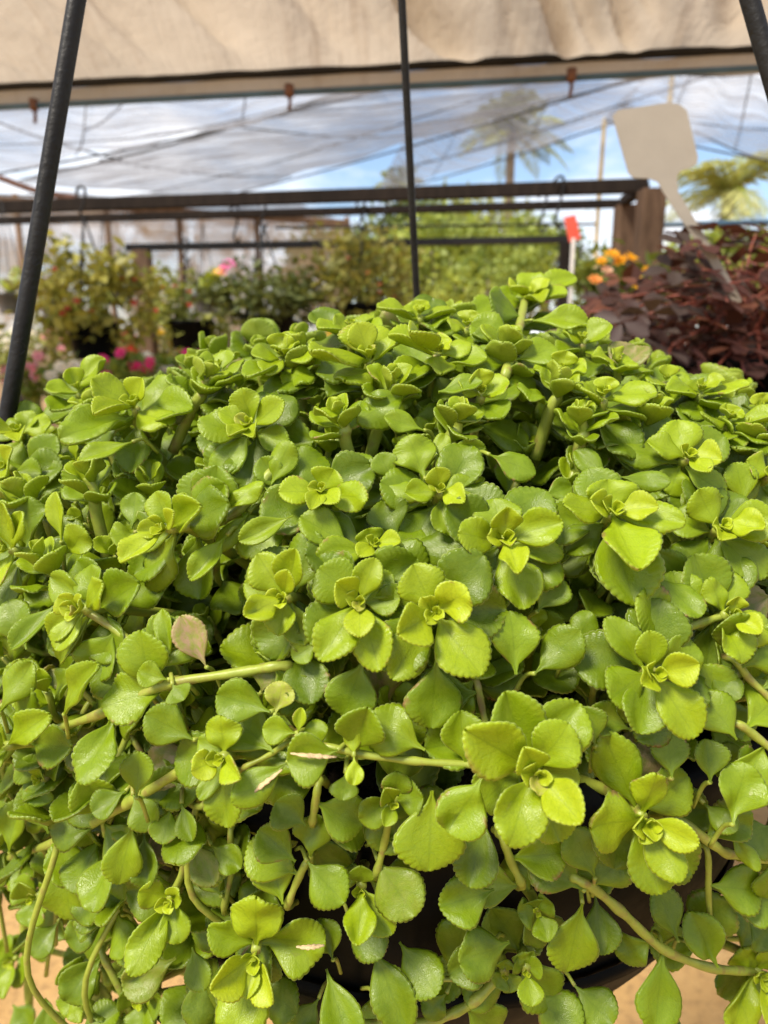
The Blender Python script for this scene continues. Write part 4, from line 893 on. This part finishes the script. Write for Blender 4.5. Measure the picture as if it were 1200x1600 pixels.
while cnt < 290:
    px, py = rs.uniform(905, 1330), rs.uniform(345, 665); Yd = DY + rs.uniform(-.22, .20)
    edge = 372 + max(0, (1095 - px)) * .58 - max(0, px - 1095) * .25 + 14 * math.sin(px * .05)
    if py < edge or (px < 930 and py > 640): continue
    p = at_y(px, py, Yd); out = (p - soilp); 
    if p.z < dc.z + .02: continue
    L = rs.uniform(.022, .036) * (1.15 if py < edge + 30 else 1)
    d = (Vector((out.x, out.y, 0)).normalized() + Vector((rs.uniform(-.7, .7), rs.uniform(-.7, .7), rs.uniform(-.7, .3)))).normalized()
    n = (Vector((rs.uniform(-.5, .5), -.55 + rs.uniform(-.5, .5), 1))); n = (n - d * n.dot(d)).normalized(); x = d.cross(n)
    o = bpy.data.objects.new('leaf', tm); col.objects.link(o); o.parent = dr
    mm = Matrix(((x.x * L, d.x * L, n.x * L, p.x), (x.y * L, d.y * L, n.y * L, p.y), (x.z * L, d.z * L, n.z * L, p.z), (0, 0, 0, 1)))
    o.matrix_basis = Matrix.Translation(-dr.location) @ mm
    f = rs.random(); cc = [(.045, .021, .017), (.062, .022, .017), (.056, .038, .032), (.12, .044, .026)][min(3, int(f * 3.35))]; o.color = (*cc, 1)
    if cnt % 2 == 0:
        s0 = soilp + Vector((rs.uniform(-.06, .06), rs.uniform(-.06, .06), 0)); stems.tube(spline([s0, s0.lerp(p, .5) + Vector((0, 0, .05)), p], 5), .0014, 5)
    cnt += 1
M['red_stem'] = plain('red_stem', (.20, .05, .03), .5, .3, 60, .2)
o = stems.build('stem_mass', M['red_stem'], dr, True); o['kind'] = 'stuff'
lc = leaf_cloud('foliage', dr, (dc.x + .06, dc.y + .06, dc.z + .15), (.28, .2, .115), 1000, .032, (.042, .018, .015), (.10, .037, .025), 31, 60, .2, up=.8, drop_below=-.1); lc['kind'] = 'stuff'

# ---- cream swing tag stuck in the dark red plant
ty_ = .92
outl = [(957, 181), (966, 172), (1045, 160), (1062, 163), (1073, 172), (1091, 246), (1089, 256), (1080, 262), (1064, 267), (1058, 276), (1060, 300), (1104, 372), (1122, 402), (1160, 470), (1148, 476), (1108, 408), (1085, 374), (1036, 300), (1028, 284), (1014, 279), (990, 278), (982, 270), (975, 246)]
tg = MB(); th_ = Vector((.0002, .0016, 0)); P = [at_y(x, y, ty_) for x, y in outl]; n = len(P)
tg.v = [tuple(p) for p in P] + [tuple(p + th_) for p in P]
tg.f = [tuple(range(n - 1, -1, -1)), tuple(range(n, 2 * n))] + [(i, (i + 1) % n, n + (i + 1) % n, n + i) for i in range(n)]
tag(tg.build('plant_tag', M['white_plastic'], None), 'blank cream plastic plant tag stuck in the dark red plant', 'tag')

# ---- green plants with orange flowers behind, red tag on a white stake
def shrub(px, py, Y, rad, n, leafs, cols_, label, seed, potr=.12, fl=None, group=None, name='flowering_plant', base_z=None, spots=None):
    c = at_y(px, py, Y); bz = base_z if base_z is not None else c.z - rad[2] - potr
    e = empty(name, (c.x, c.y, bz), label, 'potted plant', group)
    pot_mesh(potr, potr * 1.35, 'pot', 'grey_pot' if seed % 3 else 'clay', e, (c.x, c.y, bz))
    leaf_cloud('foliage', e, tuple(c), rad, n, leafs, cols_[0], cols_[1], seed, 36, .18)['kind'] = 'stuff'
    rs = random.Random(seed)
    st_ = MB()
    for k in range(7): st_.tube(spline([Vector((c.x, c.y, bz + potr)), Vector((c.x + rs.uniform(-.4, .4) * rad[0], c.y + rs.uniform(-.4, .4) * rad[1], (c.z + bz + potr) / 2)), Vector((c.x + rs.uniform(-.7, .7) * rad[0], c.y + rs.uniform(-.7, .7) * rad[1], c.z + rs.uniform(0, .6) * rad[2]))], 4), .005, 5)
    st_.build('stem', M['stem'], e, True)
    if fl:
        for k in range(fl[0]):
            a = rs.uniform(0, 6.28); q = rs.uniform(.3, 1)
            blossom(e, (c.x + math.cos(a) * rad[0] * q, c.y - rad[1] * rs.uniform(.3, 1), c.z + rad[2] * rs.uniform(-.2, 1.05)), fl[2], fl[1], rs)
    for (sx, sy, r_, cc) in spots or []:
        q = at_y(sx, sy, Y - rad[1] * .9); blossom(e, q, r_, cc, rs)
    return e
ORG = (.80, .42, .02)
shrub(985, 470, 1.60, (.11, .11, .10), 700, .034, ((.04, .06, .015), (.16, .2, .04)), 'green shrub with orange blossoms behind the dark red plant', 41, .13, None, base_z=.9, spots=[(956, 400, .020, ORG), (984, 405, .021, ORG), (1002, 444, .022, ORG), (930, 440, .019, (.80, .34, .10)), (970, 409, .016, ORG), (948, 424, .016, (.85, .6, .5)), (1012, 424, .014, ORG), (940, 408, .012, ORG)])
bench_z = .90
rt = at_y(897, 475, 3.6)
rtg = empty('plant_tag', (rt.x, rt.y, .6), 'red card tag on a white stake beside the thin rail post', 'tag')
a = at_y(896, 372, 3.6); MB().beam((a.x, a.y, .55), a, .017, .008).build('stake', M['white'], rtg)
b = at_y(893, 357, 3.6); MB().beam(b + Vector((.02, 0, -.055)), b + Vector((-.012, 0, .055)), .006, .055).build('card', M['red'], rtg)

# ---- benches with flowering pots at the left
def bench(c, L, D_, label):
    e = empty('plant_bench', (c[0], c[1], 0), label, 'bench')
    for k in range(6): MB().box((c[0], c[1] - D_ / 2 + D_ * (k + .5) / 6, c[2]), (L, D_ / 6 - .012, .03)).build('plank', M['wood'], e)
    for sx in (-1, 1):
        for sy in (-1, 1): MB().beam((c[0] + sx * (L / 2 - .08), c[1] + sy * (D_ / 2 - .06), -.03), (c[0] + sx * (L / 2 - .08), c[1] + sy * (D_ / 2 - .06), c[2] - .016), .07, .07).build('leg', M['wood'], e)
    return e
bench((-1.1, 3.0, .80), 2.6, .8, 'low timber bench of flowering pots under the green basket')
bench((-.9, 5.0, .92), 4.2, .9, 'long timber bench of mixed pots behind the hanging baskets')
bench((1.55, 1.75, .88), 1.9, .6, 'timber bench under the orange flowering shrub')
PK, LP, WH, YL, CR = (.85, .05, .30), (.85, .40, .50), (.85, .82, .78), (.85, .60, .03), (.75, .06, .05)
specs = [(-70, 590, 2.95, CR, 'crimson flowered pot at the end of the low bench'), (45, 596, 3.1, LP, 'pale pink flowered pot by the thick rod'), (110, 604, 2.9, WH, 'white flowered pot beneath the green basket'), (165, 600, 3.15, LP, 'blush flowered pot beside the white one on the low bench'), (212, 590, 2.95, PK, 'hot pink flowered pot at the foot of the brown post'), (262, 596, 3.1, WH, 'white flowered pot beside the hot pink one'), (316, 584, 3.0, PK, 'magenta flowered pot on the low bench beside the brown post')]
for k, (px, py, Y, c_, lb) in enumerate(specs):
    shrub(px, py - 6, Y, (.105, .10, .085), 420, .036, GR, lb, 50 + k, .075, (9, c_, .028), 'flowering pots on the benches', base_z=.815)
specs2 = [(30, 545, 4.9, WH, 'white flowered bush on the long bench'), (95, 540, 5.1, LP, 'peach flowered bush on the long bench'), (190, 545, 4.9, CR, 'red flowered bush on the long bench behind the brown post'), (265, 540, 5.1, YL, 'yellow flowered bush on the long bench'), (345, 545, 4.9, WH, 'pale flowered bush on the long bench below the dark fern'), (420, 548, 5.05, LP, 'rose flowered bush on the long bench below the dark fern'), (490, 545, 4.9, YL, 'yellow flowered bush on the long bench below the olive ivy'), (565, 540, 5.0, LP, 'light pink bush at the end of the long bench')]
for k, (px, py, Y, c_, lb) in enumerate(specs2):
    shrub(px, py + 4, Y, (.19, .16, .13), 420, .052, ((.14, .17, .04), (.46, .48, .16)), lb, 70 + k, .12, (20, c_, .034), 'flowering pots on the benches', base_z=.937)

# ---- strap-leaved orchids hung at the left and one in bloom
def orchid(px, py, Y, n, L, label, seed, c_, bloom=None, hang=RZ):
    c = at_y(px, py, Y); e = empty('orchid', (c.x, c.y, c.z), label, 'potted plant'); rs = random.Random(seed)
    pot_mesh(.07, .09, 'pot', 'grey_pot', e, (c.x, c.y, c.z - .09))
    for k in range(n):
        a = rs.uniform(0, 6.28); el = rs.uniform(.5, 1.3); l = L * rs.uniform(.7, 1.15); V, F = [], []
        h = Vector((math.cos(a), math.sin(a), 0)); sdv = Vector((-h.y, h.x, 0))
        for i in range(7):
            t = i / 6; p = c + h * (l * t * math.cos(el)) + Vector((0, 0, l * (t * math.sin(el) - .55 * t * t))); w_ = .022 * (1 - t ** 3) + .002
            V += [tuple(p - sdv * w_ + Vector((0, 0, w_ * .4))), tuple(p), tuple(p + sdv * w_ + Vector((0, 0, w_ * .4)))]
        for i in range(6):
            for q in (0, 1): F.append((i * 3 + q, i * 3 + q + 1, i * 3 + q + 4, i * 3 + q + 3))
        b = MB(); b.v, b.f = V, F; o = b.build('leaf', M['strap_leaf'], e, True); o.color = (*shade(c_, rs.uniform(.7, 1.2)), 1)
    for k in range(3):
        a = k * 2.09; MB().tube([c + Vector((math.cos(a) * .066, math.sin(a) * .066, -.01)), Vector((c.x, c.y, hang))], .002, 5).build('wire', M['steel'], e, True)
    if bloom:
        MB().tube(spline([c, c + Vector((.02, 0, .12)), at_y(bloom[0], bloom[1], Y)], 6), .004, 6).build('spike', M['stem'], e, True)
        for (bx, by, cc) in bloom[2]: blossom(e, at_y(bx, by, Y - .02), .045, cc, rs, 5)
    return e
orchid(18, 458, 3.3, 9, .26, 'bright green strap leaved plant in a small hanging grey pot by the thick rod', 1, (.30, .36, .06))
orchid(84, 470, 3.6, 8, .28, 'dull strap leaved plant with pinkish tips beside the thick rod', 2, (.30, .26, .13))
orchid(168, 440, 3.7, 7, .2, 'small upright green plant hung above the green basket', 3, (.26, .34, .05))
orchid(322, 460, 3.9, 10, .26, 'green strap leaved orchid with pink and yellow blooms before the tan net wall', 4, (.30, .36, .05), (350, 420, [(357, 415, (.80, .16, .50)), (342, 428, YL), (350, 424, (.8, .3, .5))]))

# ---- tan shade-net wall on the left, posts
wl_ = empty('net_wall', (-2.5, 7, 0), 'tan shade net wall with pale posts behind the hanging baskets', 'net wall')
wb = MB(); nx, nz = 60, 10; WA, WB_ = at_y(-420, 500, 6.4), at_y(548, 500, 8.4)
for i in range(nx + 1):
    for j in range(nz + 1):
        p = Vector((WA.x, WA.y, 0)).lerp(Vector((WB_.x, WB_.y, 0)), i / nx)
        wb.v.append((p.x, p.y + .05 * math.sin(i * .9 + .5 * math.sin(j)) , j / nz * 2.78))
for i in range(nx):
    for j in range(nz): a = i * (nz + 1) + j; wb.f.append((a, a + nz + 1, a + nz + 2, a + 1))
wb.build('net', M['net_wall'], wl_, True)
for f in (.0, .22, .42, .56, .68, .82, .995):
    p = Vector((WA.x, WA.y, 0)).lerp(Vector((WB_.x, WB_.y, 0)), f); MB().tube([(p.x, p.y - .1, -.05), (p.x, p.y - .1, 2.82)], .03, 8).build('post', M['wood'], wl_, True)
p = Vector((WA.x, WA.y - .1, 2.76)); q = Vector((WB_.x, WB_.y - .1, 2.76)); MB().beam(p, q, .06, .06).build('top_rail', M['wood'], wl_)

# ---- shade nets overhead and their ropes
def net(name, corners, mat, label, sag=.12, nu=26, nv=14):
    b = MB(); A, B, C_, D_ = [Vector(c) for c in corners]
    for i in range(nu + 1):
        for j in range(nv + 1):
            uu, vv = i / nu, j / nv; p = A.lerp(B, uu).lerp(D_.lerp(C_, uu), vv)
            p.z += -sag * math.sin(math.pi * uu) * math.sin(math.pi * vv) + .02 * math.sin(uu * 23 + vv * 5)
            b.v.append(tuple(p))
    for i in range(nu):
        for j in range(nv): a = i * (nv + 1) + j; b.f.append((a, a + nv + 1, a + nv + 2, a + 1))
    e = empty('shade_net', tuple(A), label, 'shade net', 'shade nets strung overhead')
    b.build('net', M[mat], e, True)
    for k, (p, q) in enumerate(((A, B), (D_, C_), (A.lerp(D_, .4), B.lerp(C_, .4)), (A.lerp(B, .3), D_.lerp(C_, .3)), (A.lerp(B, .68), D_.lerp(C_, .68)))): MB().tube(spline([p, p.lerp(q, .5) + Vector((0, 0, -.03 if k < 2 else -sag * .8)), q], 10), .007 if k < 2 else .004, 6).build('rope', M['rope'], e, True)
    return e
net('n', [at_y(-60, 282, 5.2), at_y(600, 140, 4.6), at_y(600, 110, 3.9), at_y(-60, 120, 3.9)], 'net_thin', 'pale grey shade net hung behind the canopy edge above the thick rod')
net('n', [at_y(330, 312, 8.5), at_y(1010, 118, 4.6), at_y(560, 140, 4.4), at_y(30, 282, 6.0)], 'net', 'denser grey shade net band sloping across the sky', .05)
net('n', [at_y(590, 304, 9.0), at_y(968, 190, 6.2), at_y(1010, 122, 5.2), at_y(640, 196, 7.5)], 'net_thin', 'thin shade net corner tied to the bamboo pole by the far palm', .04)
net('n', [at_y(945, 188, 6.0), at_y(1260, 262, 5.0), at_y(1260, 105, 4.2), at_y(1010, 112, 4.5)], 'net_thin', 'thin shade net behind the cream tag', .05)
net('n', [at_y(-120, 345, 9.5), at_y(560, 352, 9.6), at_y(420, 306, 7.4), at_y(-120, 300, 7.2)], 'net', 'grey shade net over the tan net wall', .05)
for k, (p0_, p1_, r_, lb) in enumerate([(at_y(130, 205, 5.), at_y(190, 165, 4.6), .005, 'thin cord tied to the blue pipe near the thick rod'), (at_y(-20, 185, 4.8), at_y(190, 250, 5.2), .006, 'dark cord crossing the pale net behind the thick rod'), (at_y(0, 278, 5.0), at_y(120, 310, 4.8), .022, 'brown pole end leaning on the timber rack'), (at_y(640, 262, 8), at_y(1120, 115, 4.6), .005, 'cord running up past the far palm'), (at_y(1085, 205, 5.4), at_y(1220, 258, 5.), .006, 'cord stretched behind the cream tag')]):
    tag(MB().tube(spline([p0_, p0_.lerp(p1_, .5) + Vector((0, 0, -.02)), p1_], 8), r_, 6).build('cord', M['rope'] if k != 2 else M['rust'], None, True), lb, 'cord')

# ---- palms and trees beyond
def palm(px, py, Y, nf, L, label, seed, cols_, tr=.16, droop=.9):
    c = at_y(px, py, Y); e = empty('palm_tree', (c.x, c.y, 0), label, 'palm'); rs = random.Random(seed)
    pts = [Vector((c.x + .15 * math.sin(i * .4) * (1 - i / 12), c.y, -.2 + (c.z + .2) * i / 12)) for i in range(13)]
    MB().tube(pts, [tr * (1.25 - .45 * i / 12) for i in range(13)], 10).build('trunk', M['bark'], e, True)
    for k in range(nf):
        a = 6.283 * k / nf + rs.uniform(-.25, .25); el = rs.uniform(-.15, 1.25); l = L * rs.uniform(.8, 1.1)
        h = Vector((math.cos(a), math.sin(a), 0)); sdv = Vector((-h.y, h.x, 0)); V, F, T = [], [], []
        spine = []
        for i in range(15):
            t = i / 14; spine.append(c + h * (l * t * math.cos(el) * (1 - .12 * t)) + Vector((0, 0, l * (t * math.sin(el) - droop * .55 * t * t))))
        f = rs.random(); base_c = [cols_[0][i] * (1 - f) + cols_[1][i] * f for i in range(3)]
        for i in range(1, 15):
            t = i / 14; dirv = (spine[i] - spine[i - 1]).normalized(); ll = l * .26 * math.sin(math.pi * (t * .85 + .12)) + .04
            for sgn in (-1, 1):
                for hlf in (0, .5):
                    p = spine[i - 1].lerp(spine[i], hlf); d = (sdv * sgn + dirv * .8 + Vector((0, 0, -.25 + rs.uniform(-.25, .25)))).normalized(); wv = dirv * (l * .016); b = len(V)
                    V += [tuple(p - wv), tuple(p + d * ll * .55 - wv * 1.1), tuple(p + d * ll + Vector((0, 0, -.15 * ll))), tuple(p + d * ll * .55 + wv * 1.1)]; F.append((b, b + 1, b + 2, b + 3)); T += [(*shade(base_c, rs.uniform(.75, 1.25)), 1)] * 4
        fm = np_mesh('frond', np.array(V), np.array(F), M['foliage'], {'tint': ('FLOAT_COLOR', np.array(T))}, False); fr = link('frond', fm, e)
        MB().tube(spine, [.02 * L * (1 - i / 15) * .5 + .004 for i in range(15)], 5).build('rib', M['stem'], fr, True)
    return e
PG = ((.10, .13, .03), (.30, .33, .08)); PY = ((.28, .30, .10), (.52, .52, .22))
palm(800, 205, 26, 30, 2.3, 'tall palm with a round crown far behind the nets', 1, PG, .17)
palm(1140, 300, 9, 22, 1.0, 'yellow green feathery palm behind the cream tag', 2, PY, .09)
palm(625, 290, 34, 14, 1.6, 'small faint palm standing lower than the tall palm', 3, PG, .14)
def tree(px, py, Y, rad, n, leafs, cols_, label, seed):
    c = at_y(px, py, Y); e = empty('tree', (c.x, c.y, 0), label, 'tree', 'trees beyond the nursery'); rs = random.Random(seed)
    t_ = MB(); t_.tube([Vector((c.x + .1 * math.sin(i), c.y, -.2 + (c.z + .2) * i / 5)) for i in range(6)], [rad[0] * .08 * (1.3 - .1 * i) for i in range(6)], 8)
    for k in range(6):
        a = rs.uniform(0, 6.28); b = Vector((c.x, c.y, c.z * rs.uniform(.55, .85))); t_.tube(spline([b, b + Vector((math.cos(a) * rad[0] * .4, math.sin(a) * rad[1] * .4, rad[2] * .4)), c + Vector((math.cos(a) * rad[0] * .75, math.sin(a) * rad[1] * .75, rad[2] * rs.uniform(0, .5)))], 4), [rad[0] * .03] * 5 + [rad[0] * .012] * 4, 6)
    t_.build('trunk', M['bark'], e, True)
    leaf_cloud('crown', e, tuple(c), rad, n, leafs, cols_[0], cols_[1], seed, 70, .15, shell=.5)
TG = ((.12, .17, .03), (.42, .48, .10)); TD = ((.05, .08, .02), (.20, .25, .06))
for k, (px, py, Y, rad, n, lf, cc, lb) in enumerate([(690, 420, 13, (1.1, 1., .9), 3800, .13, TG, 'sunlit yellow green bush beside the thin back rod'), (800, 425, 14, (1.2, 1., .95), 3800, .13, TG, 'sunlit light green bush below the tall palm'), (770, 455, 10.5, (.8, .7, .5), 2600, .10, TG, 'low bright bush in front of the taller bushes'), (640, 395, 17, (1.5, 1.2, 1.1), 3600, .15, TD, 'darker green tree behind the olive ivy basket'), (860, 408, 17, (1.0, 1., .9), 3000, .14, TD, 'dark green tree behind the red tag'), (735, 372, 22, (1.8, 1.4, 1.3), 3600, .18, ((.14, .17, .05), (.40, .42, .14)), 'pale hazy tree beyond the bright bushes'), (1090, 430, 9, (.9, .8, .5), 3000, .10, TG, 'yellow green bush behind the cream tag stake'), (1215, 440, 9.5, (.9, .8, .6), 2800, .11, TG, 'yellow green bush below the feathery palm'), (985, 455, 9, (.7, .6, .5), 2200, .10, TD, 'dark green bush between the orange flowers and the end posts'), (520, 420, 16, (1.2, 1, .9), 2600, .15, TD, 'dark tree at the end of the tan net wall')]):
    tree(px, py, Y, rad, n, lf, cc, lb, 100 + k)
